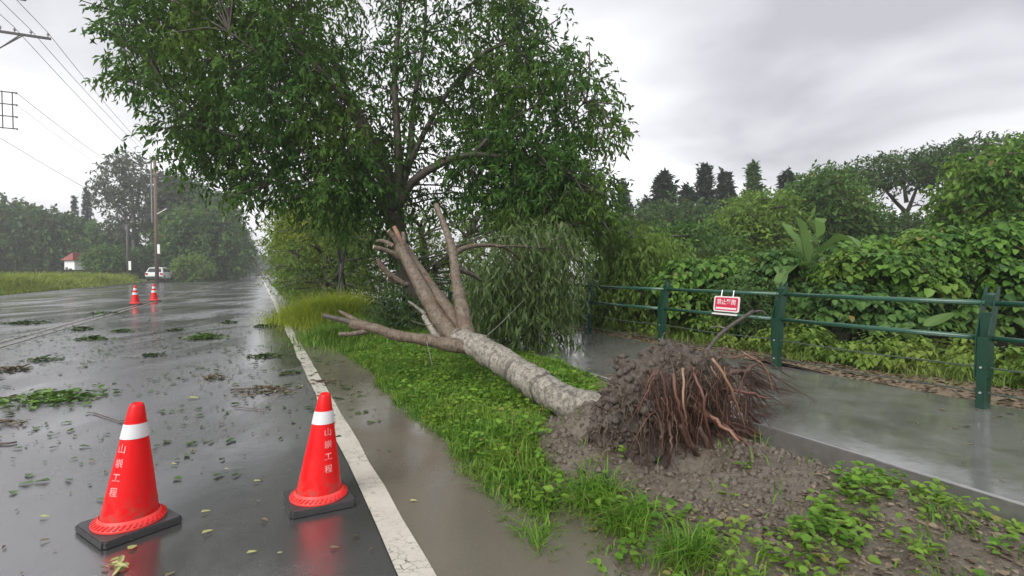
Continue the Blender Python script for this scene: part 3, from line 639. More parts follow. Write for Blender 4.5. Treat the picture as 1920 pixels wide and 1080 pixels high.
for i, (b0, c0, b1, c1, f0, f1, a, mt) in enumerate([(0.2, 0.3, 0.72, 0.42, 0.10, 0.20, 0.036, 'root_dark'), (0.3, 0.1, 0.85, 0.10, 0.10, 0.10, 0.030, 'root_red'), (0.25, -0.05, 0.80, -0.22, 0.15, 0.28, 0.034, 'root_dark'), (0.1, 0.2, 0.30, 0.60, 0.10, 0.15, 0.026, 'root_dark'), (-0.1, 0.25, -0.25, 0.58, 0.10, 0.12, 0.022, 'root_hair'), (0.05, 0.0, 0.22, -0.34, 0.20, 0.48, 0.034, 'root_red'), (-0.1, -0.05, -0.10, -0.40, 0.20, 0.55, 0.030, 'root_dark'), (0.15, 0.1, 0.46, -0.22, 0.20, 0.50, 0.026, 'root_red'), (-0.2, 0.1, -0.55, 0.05, 0.15, 0.30, 0.026, 'root_hair'), (0.0, 0.15, 0.05, 0.02, 0.2, 0.52, 0.028, 'torn_wood'), (0.3, 0.2, 0.62, 0.20, 0.15, 0.40, 0.022, 'root_red')]):
    pa = PC + BX * b0 + CX * c0 - AX * f0 * 0.2; pb_ = PC + BX * b1 + CX * c1 - AX * f1
    a *= 0.75; root([pa, pa * 0.5 + pb_ * 0.5 + rdir(rr_, 1)[0] * 0.06, pb_], [a, a * 0.8, a * 0.45], mt, n=9, seed=300 + i, wob=0.014)
r = np.random.default_rng(56); sel = r.choice(len(Qf), 1500, p=wgt / wgt.sum()); oc = np.array([[1, 0, 0], [-1, 0, 0], [0, 1, 0], [0, -1, 0], [0, 0, 1], [0, 0, -1]], float); of = np.array([[0, 2, 4], [2, 1, 4], [1, 3, 4], [3, 0, 4], [2, 0, 5], [1, 2, 5], [3, 1, 5], [0, 3, 5]])
vv = Qf[sel][:, None] + oc[None] * (0.010 + 0.035 * r.random((1500, 1, 1)) ** 2.5) * (0.5 + r.random((1500, 6, 1))); o = link('soil_lumps', npmesh('soil_lumps', vv.reshape(-1, 3) - FO, ((np.arange(1500) * 6)[:, None, None] + of).reshape(-1, 3)), 'root_soil', FT); o['kind'] = 'stuff'

# ================================================================== soil clods, litter, grass of the verge
def ground_poly(pts, z=0.06): return [tuple(G(px, py, z)[:2]) for px, py in pts]
BARE = ground_poly([(1015, 800), (1120, 770), (1480, 790), (1640, 850), (1560, 930), (1470, 1010), (1260, 975), (1150, 930), (1060, 915), (1010, 870)])
NEARP = ground_poly([(1040, 905), (1200, 930), (1460, 960), (1580, 870), (2300, 1000), (2300, 1500), (1000, 1500)])
def scatter(r, n, s0, s1, r0, r1):
    s = s0 + (s1 - s0) * r.random(n); q = r0 + (r1 - r0) * r.random(n); return s[:, None] * DV[:2] + q[:, None] * NV[:2]
r = np.random.default_rng(8)
p = scatter(r, 18000, -0.6, 6.5, 1.25, PATH_R0); inb = inpoly(p[:, 0], p[:, 1], BARE); keep = inb | (r.random(len(p)) < 0.10); p = p[keep]
ico = np.array([[1, 0, 0], [-1, 0, 0], [0, 1, 0], [0, -1, 0], [0, 0, 1], [0, 0, -1]], float); icf = np.array([[0, 2, 4], [2, 1, 4], [1, 3, 4], [3, 0, 4], [2, 0, 5], [1, 2, 5], [3, 1, 5], [0, 3, 5]])
sz = 0.005 + 0.040 * r.random(len(p)) ** 5; Vc = ico[None] * (sz[:, None, None]) * (0.6 + 0.8 * r.random((len(p), 6, 1)))
ang = r.random(len(p)) * 6.28; cx, sx = np.cos(ang)[:, None], np.sin(ang)[:, None]; Vc = np.stack([Vc[..., 0] * cx - Vc[..., 1] * sx, Vc[..., 0] * sx + Vc[..., 1] * cx, Vc[..., 2] * 0.7], -1)
Vc = Vc + np.concatenate([p, verge_h(p[:, 0], p[:, 1])[:, None]], 1)[:, None]
fc = (np.arange(len(p)) * 6)[:, None, None] + icf
o = link('soil_clods', npmesh('soil_clods', Vc.reshape(-1, 3), fc.reshape(-1, 3)), 'verge_soil'); tag(o, 'loose brown soil crumbs strewn round the root plate', 'soil', kind='stuff')

def verge_grass():
    r = np.random.default_rng(21); vs, fs, nv_ = [], [], 0
    def put(n, s0, s1, r0, r1, h, w, dens, bend):
        nonlocal nv_
        p = scatter(r, n, s0, s1, r0, r1); p3 = np.concatenate([p, np.zeros((len(p), 1))], 1)
        q = p @ NV[:2]; edge = 1.32 + 0.10 * fnoise(p3, 1.6, 3)
        clump = fnoise(p3, 2.6, 3); ok = (q > edge) & (r.random(n) < dens(p, clump)); p = p[ok]; cl_ = clump[ok]
        z = verge_h(p[:, 0], p[:, 1]) - 0.01; hh = h * (0.45 + 0.75 * r.random(len(p))) * (1 + 0.45 * np.clip(cl_, -0.8, 1)) * np.where(inpoly(p[:, 0], p[:, 1], NEARP), 0.55, 1.0)
        v, f = blades(r, np.concatenate([p, z[:, None]], 1), hh, w * (0.6 + 0.8 * r.random(len(p))), bend); vs.append(v); fs.append(f + nv_); nv_ += len(v)
    def dn(p, c):
        b = inpoly(p[:, 0], p[:, 1], BARE); n = inpoly(p[:, 0], p[:, 1], NEARP); rr = p @ NV[:2]
        return np.where(b, 0.012, np.where(n, np.where(c > 0.45, 0.22, 0.03) + 0.20 * np.exp(-((rr - 1.75) / 0.16) ** 2) * (c > 0.1), 0.9))
    put(78000, 0.6, 9.5, 1.2, PATH_R0, 0.13, 0.0085, dn, 0.9)
    put(34000, 9.5, 22, 1.15, PATH_R0, 0.22, 0.018, lambda p, c: 0.8 + 0 * c, 0.9)
    put(16000, 22, 70, 1.15, PATH_R0, 0.32, 0.05, lambda p, c: 0.8 + 0 * c, 0.9)
    o = link('verge_grass', npmesh('verge_grass', np.vstack(vs), np.vstack(fs)), 'leaf_grass'); tag(o, 'wet bright green grass growing along the roadside verge', 'grass', kind='stuff')
verge_grass()
def weeds(name, n, s0, s1, r0, r1, L, ratio, mat, dens, hf, label, seed, h=0.10, k=7, cat='weeds'):
    r = np.random.default_rng(seed); p = scatter(r, n, s0, s1, r0, r1); p3 = np.concatenate([p, np.zeros((n, 1))], 1); c = fnoise(p3 + 3.1, 1.9, 3)
    p = p[r.random(n) < dens(p, c)]; m = len(p); z = hf(p[:, 0], p[:, 1]); hh = h * (0.3 + r.random(m))
    a = r.random((m, k)) * 6.28; el = -0.2 + 0.8 * r.random((m, k)); d = np.stack([np.cos(a) * np.cos(el), np.sin(a) * np.cos(el), np.sin(el)], -1)
    t = r.random((m, k)); pos = np.concatenate([p, z[:, None]], 1)[:, None] + V3(0, 0, 1) * (hh[:, None] * t)[..., None] + d * L * 0.35 * V3(1, 1, 0.3)
    nr_ = nz(V3(0, 0, 1.2) + 0.5 * rdir(r, m * k)); Ls = L * (0.5 + 0.8 * r.random(m * k))
    v, f = leaves(pos.reshape(-1, 3), d.reshape(-1, 3), nr_, Ls, Ls * ratio, True)
    o = link(name, npmesh(name, v, f), mat); tag(o, label, cat, kind='stuff'); return o
def dw(p, c):
    b = inpoly(p[:, 0], p[:, 1], BARE); n = inpoly(p[:, 0], p[:, 1], NEARP); rr = p @ NV[:2]
    return np.where(b, 0.010, np.where(n, np.where(c > 0.0, 0.42, 0.07) * (1 + 0.8 * (rr > 2.7)), 0.55)) * (rr > 1.42)
weeds('verge_weeds', 7000, 0.6, 9.5, 1.35, PATH_R0 - 0.05, 0.050, 0.75, 'leaf_weed', dw, verge_h, 'broad-leaved green weeds among the verge grass and mud', 31)
r = np.random.default_rng(33)
p = scatter(r, 6500, 0.4, 4.6, 1.6, PATH_R0 - 0.03); ok = inpoly(p[:, 0], p[:, 1], NEARP) & (p @ NV[:2] > 1.9); p = p[ok]; n = len(p)
z = verge_h(p[:, 0], p[:, 1]) + 0.006 + 0.010 * r.random(n); a = r.random(n) * 6.28; d = np.stack([np.cos(a), np.sin(a), r.normal(0, 0.12, n)], 1)
Ls = 0.014 + 0.045 * r.random(n) ** 1.8; v, f = leaves(np.concatenate([p, z[:, None]], 1), d, nz(V3(0, 0, 1) + 0.25 * rdir(r, n)), Ls, Ls * (0.3 + 0.5 * r.random(n)), True)
o = link('leaf_litter', npmesh('leaf_litter', v, f), 'leaf_litter'); tag(o, 'brown dead leaves lying on the muddy verge in the foreground', 'leaf litter', kind='stuff')
for (px, py, sc, sd, lab) in [(1105, 940, 1.0, 1, 'tuft of long grass drooping over the muddy verge edge near the roots'), (1180, 985, 0.65, 2, 'smaller grass tuft by the muddy water in the foreground'), (1290, 1050, 0.6, 3, 'grass tuft at the bottom edge beside the flooded shoulder')]:
    r = np.random.default_rng(60 + sd); c = G(px, py, 0.05); n = int(420 * sc); pp = c[:2] + r.normal(0, 0.10 * sc, (n, 2)); z = verge_h(pp[:, 0], pp[:, 1]) - 0.01
    v, f = blades(r, np.concatenate([pp, z[:, None]], 1) - c, 0.09 + 0.12 * r.random(n), 0.0055 + 0.003 * r.random(n), 1.3); t = link('grass_tuft', npmesh('grass_tuft', v, f), 'leaf_grass', None, tuple(c)); tag(t, lab, 'grass tuft', 'grass tufts in the foreground mud')

# ================================================================== traffic cones
def make_text(body, size, name, mat, parent, warp):
    cu = bpy.data.curves.new('tmp', 'FONT'); cu.body = body; cu.size = size; cu.align_x = 'CENTER'; cu.offset = size * 0.012; cu.resolution_u = 3
    ob = bpy.data.objects.new('tmp', cu); COL.objects.link(ob); dg = bpy.context.evaluated_depsgraph_get()
    me = bpy.data.meshes.new_from_object(ob.evaluated_get(dg)); bpy.data.objects.remove(ob); bpy.data.curves.remove(cu)
    me.name = name; co = np.zeros(len(me.vertices) * 3); me.vertices.foreach_get('co', co); me.vertices.foreach_set('co', warp(co.reshape(-1, 3)).ravel()); me.update()
    me.materials.clear(); return link(name, me, mat, parent)
def lathe(prof, n=40):
    v = []; f = []
    for (q, z) in prof:
        for j in range(n): v.append((q * cos(2 * pi * j / n), q * sin(2 * pi * j / n), z))
    for i in range(len(prof) - 1):
        for j in range(n):
            j2 = (j + 1) % n; f.append((i * n + j, i * n + j2, (i + 1) * n + j2, (i + 1) * n + j))
    return v, f
def cone(loc, rot, height, bands, label, lean=0.075, text_az=None, base=0.40):
    root = empty('traffic_cone', loc); tag(root, label, 'traffic cone', 'traffic cones on the road'); k = height / 0.70
    def warp(v):                                          # the wind bends the soft body over
        v = np.asarray(v, float).copy(); v[:, 0] += np.clip(v[:, 2] - 0.05, 0, 9) * lean; return v
    def rad(z): return (0.135 - (0.135 - 0.036) * (z - 0.085) / 0.60) * k if z >= 0.085 else 0.135 * k
    def R(z): return 0.137 * k - (0.137 - 0.036) * k * np.clip((np.asarray(z) / k - 0.085) / 0.60, 0, 1)
    bm = bmesh.new(); bmesh.ops.create_cube(bm, size=1.0); bmesh.ops.scale(bm, vec=(base * k, base * k, 0.036 * k), verts=bm.verts)
    bmesh.ops.bevel(bm, geom=[e for e in bm.edges if abs(e.verts[0].co.z - e.verts[1].co.z) > 0.01], offset=0.016 * k, segments=3, affect='EDGES')
    bmesh.ops.bevel(bm, geom=[e for e in bm.edges if all(w.co.z > 0 for w in e.verts)], offset=0.006, segments=2, affect='EDGES')
    bmesh.ops.translate(bm, vec=(0, 0, 0.020 * k + 0.002), verts=bm.verts); bmesh.ops.rotate(bm, matrix=Matrix.Rotation(rot, 3, 'Z'), verts=bm.verts)
    me = bpy.data.meshes.new('base'); bm.to_mesh(me); bm.free(); link('base', me, 'rubber', root)
    v, f = lathe([(0.172 * k, 0.040 * k), (0.176 * k, 0.050 * k), (0.168 * k, 0.058 * k), (0.150 * k, 0.072 * k), (0.140 * k, 0.086 * k)]); link('flange', pymesh('flange', warp(v), f, True), 'cone_ridge', root)
    prof = [(float(R(z * k)), z * k) for z in np.linspace(0.080, 0.675, 10)] + [(0.030 * k, 0.692 * k), (0.022 * k, 0.697 * k), (0.020 * k, 0.670 * k)]
    v, f = lathe(prof); body = link('body', pymesh('body', warp(v), f, True), 'cone_red', root)
    rg = MB()
    for j in range(36):                                   # slanted ribs round the foot
        a0 = 2 * pi * j / 36; a1 = a0 + 0.10; q = []
        for (rr, zz, aa) in ((0.1735, 0.0595, a0), (0.1535, 0.0755, a1), (0.1535, 0.0755, a1 + 0.075), (0.1735, 0.0595, a0 + 0.075)): q.append(((rr + 0.001) * k * cos(aa), (rr + 0.001) * k * sin(aa), zz * k))
        q2 = [(x * 0.97, y * 0.97, z - 0.012) for x, y, z in q]; rg.add(warp(q + q2), [(3, 2, 1, 0), (0, 1, 5, 4), (1, 2, 6, 5), (2, 3, 7, 6), (3, 0, 4, 7)])
    rg.build('rib_ring', 'cone_red', root)
    for (z0, z1) in bands:
        v, f = lathe([(float(R(z * k)) + 0.0035, z * k) for z in np.linspace(z0, z1, 4)]); link('reflective_band', pymesh('reflective_band', warp(v), f, True), 'cone_band', root)
    if text_az is not None:
        for i, ch in enumerate('山崇工程'):
            zc = (0.462 - 0.074 * i) * k
            def wr(c, zc=zc):
                z = zc + (c[:, 1] - 0.018); q = R(z) + 0.0025; a = text_az + c[:, 0] / R(zc); return warp(np.stack([q * np.cos(a), q * np.sin(a), z], 1))
            make_text(ch, 0.050 * k, 'lettering', 'cone_text', root, wr)
    return root
c1 = G(243, 981, 0.02); c2 = G(598, 934, 0.02)
cone((c1[0], c1[1], 0.0), radians(56), 0.70, [(0.510, 0.588)], 'nearer red traffic cone with one white band standing out in the lane', 0.085, text_az=math.atan2(-c1[1], -c1[0]) - 0.82, base=0.385)
cone((c2[0], c2[1], 0.0), radians(29), 0.68, [(0.510, 0.588)], 'red traffic cone with one white band standing right beside the white edge line', 0.07, text_az=math.atan2(-c2[1], -c2[0]) + 0.42, base=0.385)
c3 = G(254, 571); c4 = G(289, 565)
cone((c3[0], c3[1], 0.0), radians(20), 0.84, [(0.36, 0.44), (0.52, 0.60)], 'small distant red cone with two white bands, the left one of the far pair', 0.0)
cone((c4[0], c4[1], 0.0), radians(5), 0.84, [(0.36, 0.44), (0.52, 0.60)], 'small distant red cone with two white bands in front of the utility pole', 0.0)

# ================================================================== green fence, sign, broken branch
FB = [G(1838, 766, PATH_Z), G(1464, 696, PATH_Z), G(1247, 652, PATH_Z), G(1108, 626, PATH_Z)]
fr = float(np.mean([to_rs(b)[1] for b in FB])); fs0 = to_rs(FB[0])[0]; fds = (to_rs(FB[3])[0] - fs0) / 3
fence = empty('green_fence', tuple(RS(fs0, fr, PATH_Z))); FN = np.array(fence.location); tag(fence, 'dark green metal railing with bent posts along the far side of the footpath', 'fence')
BND = 0.15                                               # the heads of the posts lean away from the path
def post(i):
    o = RS(fs0 + fds * i, fr, PATH_Z) - FN; w = 0.15; t = 0.012
    m = MB()
    m.box(o + V3(0, 0, 0.34), (0.105, 0.082, 0.70), NV, DV)
    pe = m.build('post', 'fence_green', fence, False, 0.006)
    for sgn in (-1, 1):
        q = MB(); pr = [(0.055, 0.30), (-0.055, 0.30), (-0.050, 0.72), (BND * 0.28, 1.02), (BND * 0.75, 1.18), (BND * 0.75 + 0.022, 1.18), (BND * 0.85, 1.02), (0.062, 0.72)]
        vs = [];
        for dd in (0.0425, 0.0425 + t):
            for (a, z) in pr: vs.append(o + NV * a + DV * sgn * dd + V3(0, 0, z))
        n = len(pr); fcs = [tuple(range(n)), tuple(range(2 * n - 1, n - 1, -1))] + [(k, (k + 1) % n, n + (k + 1) % n, n + k) for k in range(n)]
        q.add(vs, fcs); q.build('side_plate', 'fence_green', pe)
    q = MB(); q.box(o + NV * 0.02 + V3(0, 0, 0.80), (0.05, 0.082, 0.26), NV, DV); q.box(o + NV * 0.085 + V3(0, 0, 1.055), (0.05, 0.083, 0.11), NV + V3(0, 0, 0.5), DV); q.build('web', 'fence_green', pe, False, 0.004)
    for z in (0.155, 0.40):
        q = MB(); q.tube([o + V3(0, 0, z) - NV * 0.050, o + V3(0, 0, z) - NV * 0.064], 0.011, 8); q.build('bolt', 'steel', pe)
for i in range(-1, 12): post(i)
e0, e1 = fs0 - fds * 1.3, fs0 + fds * 11.3
for nm, z, off, rad in (('top_rail', 1.02, 0.070, 0.026), ('middle_rail', 0.68, 0.03, 0.026)):
    for i in range(-1, 11):
        q = MB(); a = RS(fs0 + fds * i + 0.03, fr + off, PATH_Z + z) - FN; b = RS(fs0 + fds * (i + 1) - 0.03, fr + off, PATH_Z + z) - FN; q.tube([a, (a + b) / 2 - V3(0, 0, 0.004), b], rad, 12); q.build(nm, 'rail_green', fence, True)
for z in (0.40, 0.155):
    q = MB(); pts = []
    for i in range(-1, 12): pts += [RS(fs0 + fds * i, fr, PATH_Z + z) - FN, RS(fs0 + fds * (i + 0.5), fr, PATH_Z + z - 0.015) - FN]
    q.tube(pts, 0.008, 6); q.build('cable', 'cable', fence, True)
# sign hung from the top rail
sr = fr + 0.022
def on_rail(px, py):                                      # where the ray meets the fence plane
    d = ray(px, py); o = V3(0, 0, CAM_H); return o + d * ((sr - o @ NV) / (d @ NV))
sa, sb = on_rail(1339, 570), on_rail(1387, 571); sw = float(np.linalg.norm((sb - sa)[:2])); sc_ = (sa + sb) / 2
sh_ = 0.235; sz0 = PATH_Z + 0.955 - sh_ / 2
SG = empty('warning_sign', (sc_[0], sc_[1], sz0)); tag(SG, 'small red warning sign with white border hanging from the green fence rails', 'sign'); SO = np.array(SG.location)
EX = nz(V3(*(sa - sb)[:2], 0)); EX = -EX; EN = -NV                     # EX runs left to right as seen from the path
tilt = V3(0, 0, 1) * 1.0 + EX * 0.10; EZ = nz(tilt)
q = MB(); rc_ = 0.03; ol = []
for (cx_, cz_, a0) in ((sw / 2 - rc_, sh_ / 2 - rc_, 0), (-sw / 2 + rc_, sh_ / 2 - rc_, 90), (-sw / 2 + rc_, -sh_ / 2 + rc_, 180), (sw / 2 - rc_, -sh_ / 2 + rc_, 270)):
    for k in range(5): a = radians(a0 + k * 22.5); ol.append((cx_ + rc_ * cos(a), cz_ + rc_ * sin(a)))
def plate(ol, d0, d1, name, mat, par=SG):
    n = len(ol); vs = [EX * x + EZ * z + EN * d for d in (d0, d1) for x, z in ol]; q = MB(); q.add(vs, [tuple(range(n)), tuple(range(2 * n - 1, n - 1, -1))] + [(k, (k + 1) % n, n + (k + 1) % n, n + k) for k in range(n)]); return q.build(name, mat, par)
plate(ol, 0.0, 0.006, 'border', 'sign_white'); plate([(x * 0.89, z * 0.83) for x, z in ol], 0.006, 0.009, 'face', 'sign_red')
def wtext(c): return EX * c[:, 0:1] + EZ * (c[:, 1:2] + 0.0) + EN * 0.0105
make_text('禁止攀爬', sw * 0.185, 'lettering', 'sign_white', SG, wtext)
plate([(-sw * .40, -sh_ * .34), (-sw * .40, -sh_ * .22), (sw * .40, -sh_ * .22), (sw * .40, -sh_ * .34)][::-1], 0.009, 0.0105, 'lower_strip', 'sign_white')
for x in (-0.11, 0.11):
    q = MB(); q.tube([EX * x + EZ * (sh_ / 2 - 0.01) + EN * 0.003, EX * x + V3(0, 0, PATH_Z + 1.045 - sz0) - EN * 0.03], 0.006, 6); q.build('hanger', 'steel', SG)
q = MB(); q.box(EZ * (-sh_ / 2 - 0.035) + EN * 0.03, (sw * 0.98, 0.012, 0.022), EX, EN, EZ); q.build('lower_bar', 'sign_white', SG)
BB = empty('broken_branch', tuple(P(1330, 650, 5.6))); tag(BB, 'bare broken branch with a pale cut end propped against the fence rail', 'branch')
stem('stick', [P(1318, 668, 5.5), P(1345, 632, 6.0), P(1372, 610, 6.6), P(1396, 594, 7.1), P(1412, 584, 7.4)], [0.016, 0.020, 0.022, 0.025, 0.026], 'dark_bark', BB, n=10, seed=50, cap_mat='cut_wood')
stem('side_twig', [P(1440, 592, 7.55), P(1456, 608, 7.6), P(1472, 628, 7.7)], [0.006, 0.008, 0.008], 'grey_bark', BB, n=6, seed=51)
stem('side_twig', [P(1360, 616, 6.4), P(1345, 612, 6.5), P(1330, 614, 6.6)], [0.012, 0.009, 0.006], 'grey_bark', BB, n=6, seed=52)
stem('side_twig', [P(1410, 585, 7.4), P(1428, 583, 7.5), P(1440, 592, 7.55)], [0.012, 0.009, 0.006], 'grey_bark', BB, n=6, seed=53)

# ================================================================== the standing street tree
r = np.random.default_rng(101)
YS = 11.6
left_poly = [(205, -40), (225, 100), (250, 160), (310, 195), (325, 250), (375, 300), (385, 325), (480, 352), (560, 372), (640, 400), (700, 330), (650, 200), (560, 60), (520, -120), (300, -140)]
mid_poly = [(520, -150), (560, 60), (650, 200), (705, 330), (700, 410), (790, 400), (880, 330), (930, 240), (960, 60), (960, -150)]
right_poly = [(880, 330), (960, 60), (965, -20), (1000, 90), (1080, 130), (1120, 180), (1140, 240), (1100, 270), (1060, 300), (1120, 360), (1130, 430), (1060, 440), (960, 420), (900, 370)]
cl_ = clumps_in(r, left_poly, YS, 2.2, 46, 44, 0.7) + clumps_in(r, right_poly, YS, 1.4, 50, 40, 0.8) + clumps_in(r, mid_poly, YS + 0.8, 1.5, 74, 42, 0.7)
cl_ += clumps_in(r, [(930, 270), (1050, 275), (1125, 330), (1120, 400), (1050, 440), (950, 430)], YS - 0.6, 1.2, 36, 36, 0.9)
for q in [(1040, 40, 11.2, 16), (1030, 85, 11.2, 22), (1105, 95, 11, 24), (1075, 140, 11, 26), (1150, 195, 11, 24), (1165, 245, 11, 12), (1120, 240, 11, 26), (985, 110, 11.5, 24), (345, 262, 11.2, 18), (232, 92, 11, 20), (375, 318, 11, 16), (960, 8, 11.5, 22), (205, 18, 11, 16), (262, 150, 11, 22), (735, 440, 11.4, 34), (715, 420, 11, 30), (745, 465, 11.6, 28)]:
    s = q[3] * q[2] / 1000; cl_.append((P(*q[:3]), (s, s, s * 0.8)))
def PL(*q): return [P(*a) for a in q]
limbs = [(PL((808, 622, 12.2), (785, 560, 12.1), (760, 500, 11.9), (745, 440, 11.8), (738, 395, 11.7)), [0.30, 0.25, 0.22, 0.21, 0.20]),
    (PL((738, 400, 11.7), (715, 330, 11.5), (690, 260, 11.2), (650, 190, 11.0), (590, 120, 10.8), (545, 90, 10.6)), [0.13, 0.10, 0.08, 0.06, 0.04, 0.02]),
    (PL((736, 400, 11.7), (722, 300, 11.8), (680, 220, 12.0), (625, 120, 12.2), (570, 20, 12.5)), [0.10, 0.085, 0.06, 0.045, 0.02]),
    (PL((742, 395, 11.7), (748, 320, 11.6), (744, 230, 11.5), (740, 140, 11.5), (750, 20, 11.4), (752, -120, 11.3)), [0.14, 0.10, 0.075, 0.06, 0.04, 0.02]),
    (PL((745, 380, 11.7), (768, 290, 11.9), (775, 200, 12.2), (795, 80, 12.5), (800, -60, 12.8)), [0.10, 0.08, 0.06, 0.04, 0.02]),
    (PL((745, 390, 11.7), (775, 340, 11.5), (830, 305, 11.3), (885, 290, 11.1), (940, 294, 11.0), (1000, 300, 10.9)), [0.11, 0.095, 0.08, 0.07, 0.045, 0.02]),
    (PL((762, 320, 11.8), (800, 240, 11.7), (850, 160, 11.6), (915, 95, 11.5), (1000, 70, 11.2)), [0.07, 0.055, 0.045, 0.035, 0.015]),
    (PL((735, 400, 11.7), (690, 340, 11.3), (620, 290, 11.0), (520, 260, 10.7), (420, 250, 10.5), (330, 210, 10.4)), [0.09, 0.075, 0.06, 0.05, 0.035, 0.015]),
    (PL((720, 340, 11.5), (640, 250, 11.8), (520, 170, 12.2), (400, 100, 12.6), (290, 60, 12.8)), [0.08, 0.065, 0.05, 0.035, 0.015]),
    (PL((690, 260, 11.2), (640, 200, 10.9), (540, 140, 10.4), (430, 60, 10.0)), [0.055, 0.045, 0.035, 0.015]),
    (PL((885, 290, 11.1), (950, 230, 11.0), (1030, 190, 11.0), (1110, 190, 11.0)), [0.05, 0.035, 0.022, 0.010])]
tree('street_tree', 'tall standing street tree with a wide dark leafy crown above the fallen trunk', 'tree', P(808, 622, 12.2) * V3(1, 1, 0), limbs, cl_, 285, 0.16, 0.32, 'leaf_street', 'dark_bark', seed=5, droop=0.55, k=8, shell=0.55, br=(0.022, 0.009), twig=0.4, n=10)

# ================================================================== roadside bushes and trees past it
def bush(name, label, cat, poly, Y, dY, gap, rad, per, L, ratio, mat, seed, trunk=True, **k):
    r = np.random.default_rng(seed); c = clumps_in(r, poly, Y, dY, gap, rad, k.pop('flat', 0.8)); q = np.asarray(poly, float); mx_ = q[:, 0].mean(); lo = q[:, 1].max(); hi = q[:, 1].min()
    b = G(mx_, 510 + 1420.0 / Y, 0.0) if k.get('ground', True) else P(mx_, lo, Y); k.pop('ground', None); b[2] = 0.0
    b = V3(b[0], b[1], 0.0); w = k.pop('tr', 0.012) * Y; top = P(mx_, hi * 0.75 + lo * 0.25, Y); md = P(mx_ + 6, (hi + lo) / 2, Y)
    lim = [([b, (b + md) / 2 + V3(0.05 * Y / 10, 0, 0), md, top], [w, w * 0.8, w * 0.6, w * 0.25])]
    sp = (q[:, 0].max() - q[:, 0].min()) * 0.30
    for s_ in (-1, 1): lim.append(([(b + md) / 2, P(mx_ + s_ * sp * 0.6, (hi + lo) / 2, Y), P(mx_ + s_ * sp, hi * 0.7 + lo * 0.3, Y)], [w * 0.6, w * 0.4, w * 0.15]))
    k.setdefault('br', (w * 0.22, w * 0.08)); k.setdefault('twig', 0.10)
    return tree(name, label, cat, b, lim, c, per, L, ratio, mat, k.pop('barkm', 'dark_bark'), seed=seed, n=6, **k)
bush('roadside_tree', 'yellow-green bushy tree beside the road just left of the big trunk', 'tree', [(525, 375), (570, 355), (640, 380), (690, 420), (690, 500), (640, 530), (580, 535), (545, 515), (535, 470), (515, 440), (520, 410)], 25, 3.0, 24, 28, 200, 0.20, 0.45, 'leaf_yellow', 201, group='bushes along the road edge')
bush('roadside_tree', 'dark leafy tree behind the sawn limb stubs', 'tree', [(640, 400), (720, 380), (800, 400), (900, 380), (960, 410), (930, 520), (860, 560), (760, 570), (680, 540), (650, 470)], 22, 1.8, 32, 28, 120, 0.18, 0.4, 'leaf_light', 202, group='bushes along the road edge')
bush('roadside_bush', 'grey-green bush on the verge under the yellow-green tree', 'bush', [(520, 480), (570, 440), (640, 450), (690, 500), (700, 560), (640, 575), (560, 560), (530, 540)], 22, 1.2, 24, 26, 170, 0.14, 0.3, 'leaf_light', 203, group='bushes along the road edge')
bush('roadside_bush', 'low dark bush in the shade behind the low sawn limb', 'bush', [(710, 570), (750, 555), (820, 560), (835, 600), (800, 620), (720, 615), (700, 595)], 11.5, 0.6, 24, 24, 200, 0.10, 0.28, 'leaf_dark', 204, group='bushes along the road edge')
bush('roadside_tree', 'distant yellow-green tree leaning over the far road edge', 'tree', [(510, 440), (530, 410), (570, 420), (570, 500), (545, 520), (530, 500), (515, 462)], 40, 3, 18, 24, 260, 0.22, 0.45, 'leaf_yellow', 205, group='bushes along the road edge')
r = np.random.default_rng(66); c = G(620, 596, 0.05)
def grass_mound(name, label, px, py, sx_, n, h, mat, seed, w=0.012, sy=1.0):
    r = np.random.default_rng(seed); c = G(px, py, 0.04); pp = c[:2] + (r.normal(0, sx_, n)[:, None] * NV[:2] + r.normal(0, sx_ * sy, n)[:, None] * DV[:2])
    dd = np.linalg.norm(pp - c[:2], axis=1) / sx_; hh = h * (0.30 + 1.0 * r.random(n)) * np.exp(-0.10 * dd ** 2) * (1 + 0.3 * fnoise(np.concatenate([pp, np.zeros((n, 1))], 1), 3.0, 2))
    v, f = blades(r, np.concatenate([pp, np.zeros((n, 1))], 1) - V3(c[0], c[1], 0), hh, w * (0.6 + 0.8 * r.random(n)), 0.9)
    o = link(name, npmesh(name, v, f), mat, None, (c[0], c[1], 0)); tag(o, label, 'grass clump'); return o
grass_mound('grass_clump', 'bright lime-green mound of long grass beside the road', 628, 600, 0.66, 11000, 0.92, 'leaf_lime', 71, 0.014, 1.4)
grass_mound('grass_clump', 'darker green grass clump spilling onto the shoulder below the lime mound', 655, 636, 0.42, 4500, 0.42, 'leaf_grass', 72, 0.012, 1.6)
# staked sapling
sp_ = G(640, 584, 0.05); SP = empty('staked_sapling', (sp_[0], sp_[1], 0.0)); tag(SP, 'slim sapling held by black crossed stakes beside the lime grass', 'sapling')
Yb = sp_[1]; off = np.array(SP.location)
for (x0, x1, sd) in ((628, 650, 1), (642, 634, 2), (656, 630, 3)):
    q = MB(); q.tube([P(x0 + 0, 580, Yb + (sd - 2) * 0.4) - off, P(x1, 452, Yb + (2 - sd) * 0.2) - off], 0.040, 7); q.build('stake', 'stake_black', SP)
stem('trunk', PL((641, 584, Yb), (639, 490, Yb), (636, 430, Yb), (630, 390, Yb)), [0.05, 0.045, 0.035, 0.015], 'grey_bark', SP, n=7)
rr = np.random.default_rng(5); cc = clumps_in(rr, [(615, 380), (660, 380), (665, 440), (610, 440)], Yb, 0.8, 18, 18); pos, d, nr, Ls, Ws, _, _ = foliage(rr, cc, 90, 0.16, 0.4, 0.5); v, f = leaves(pos, d, nr, Ls, Ws); link('crown', npmesh('crown', v - off, f), 'leaf_light', SP)['kind'] = 'stuff'

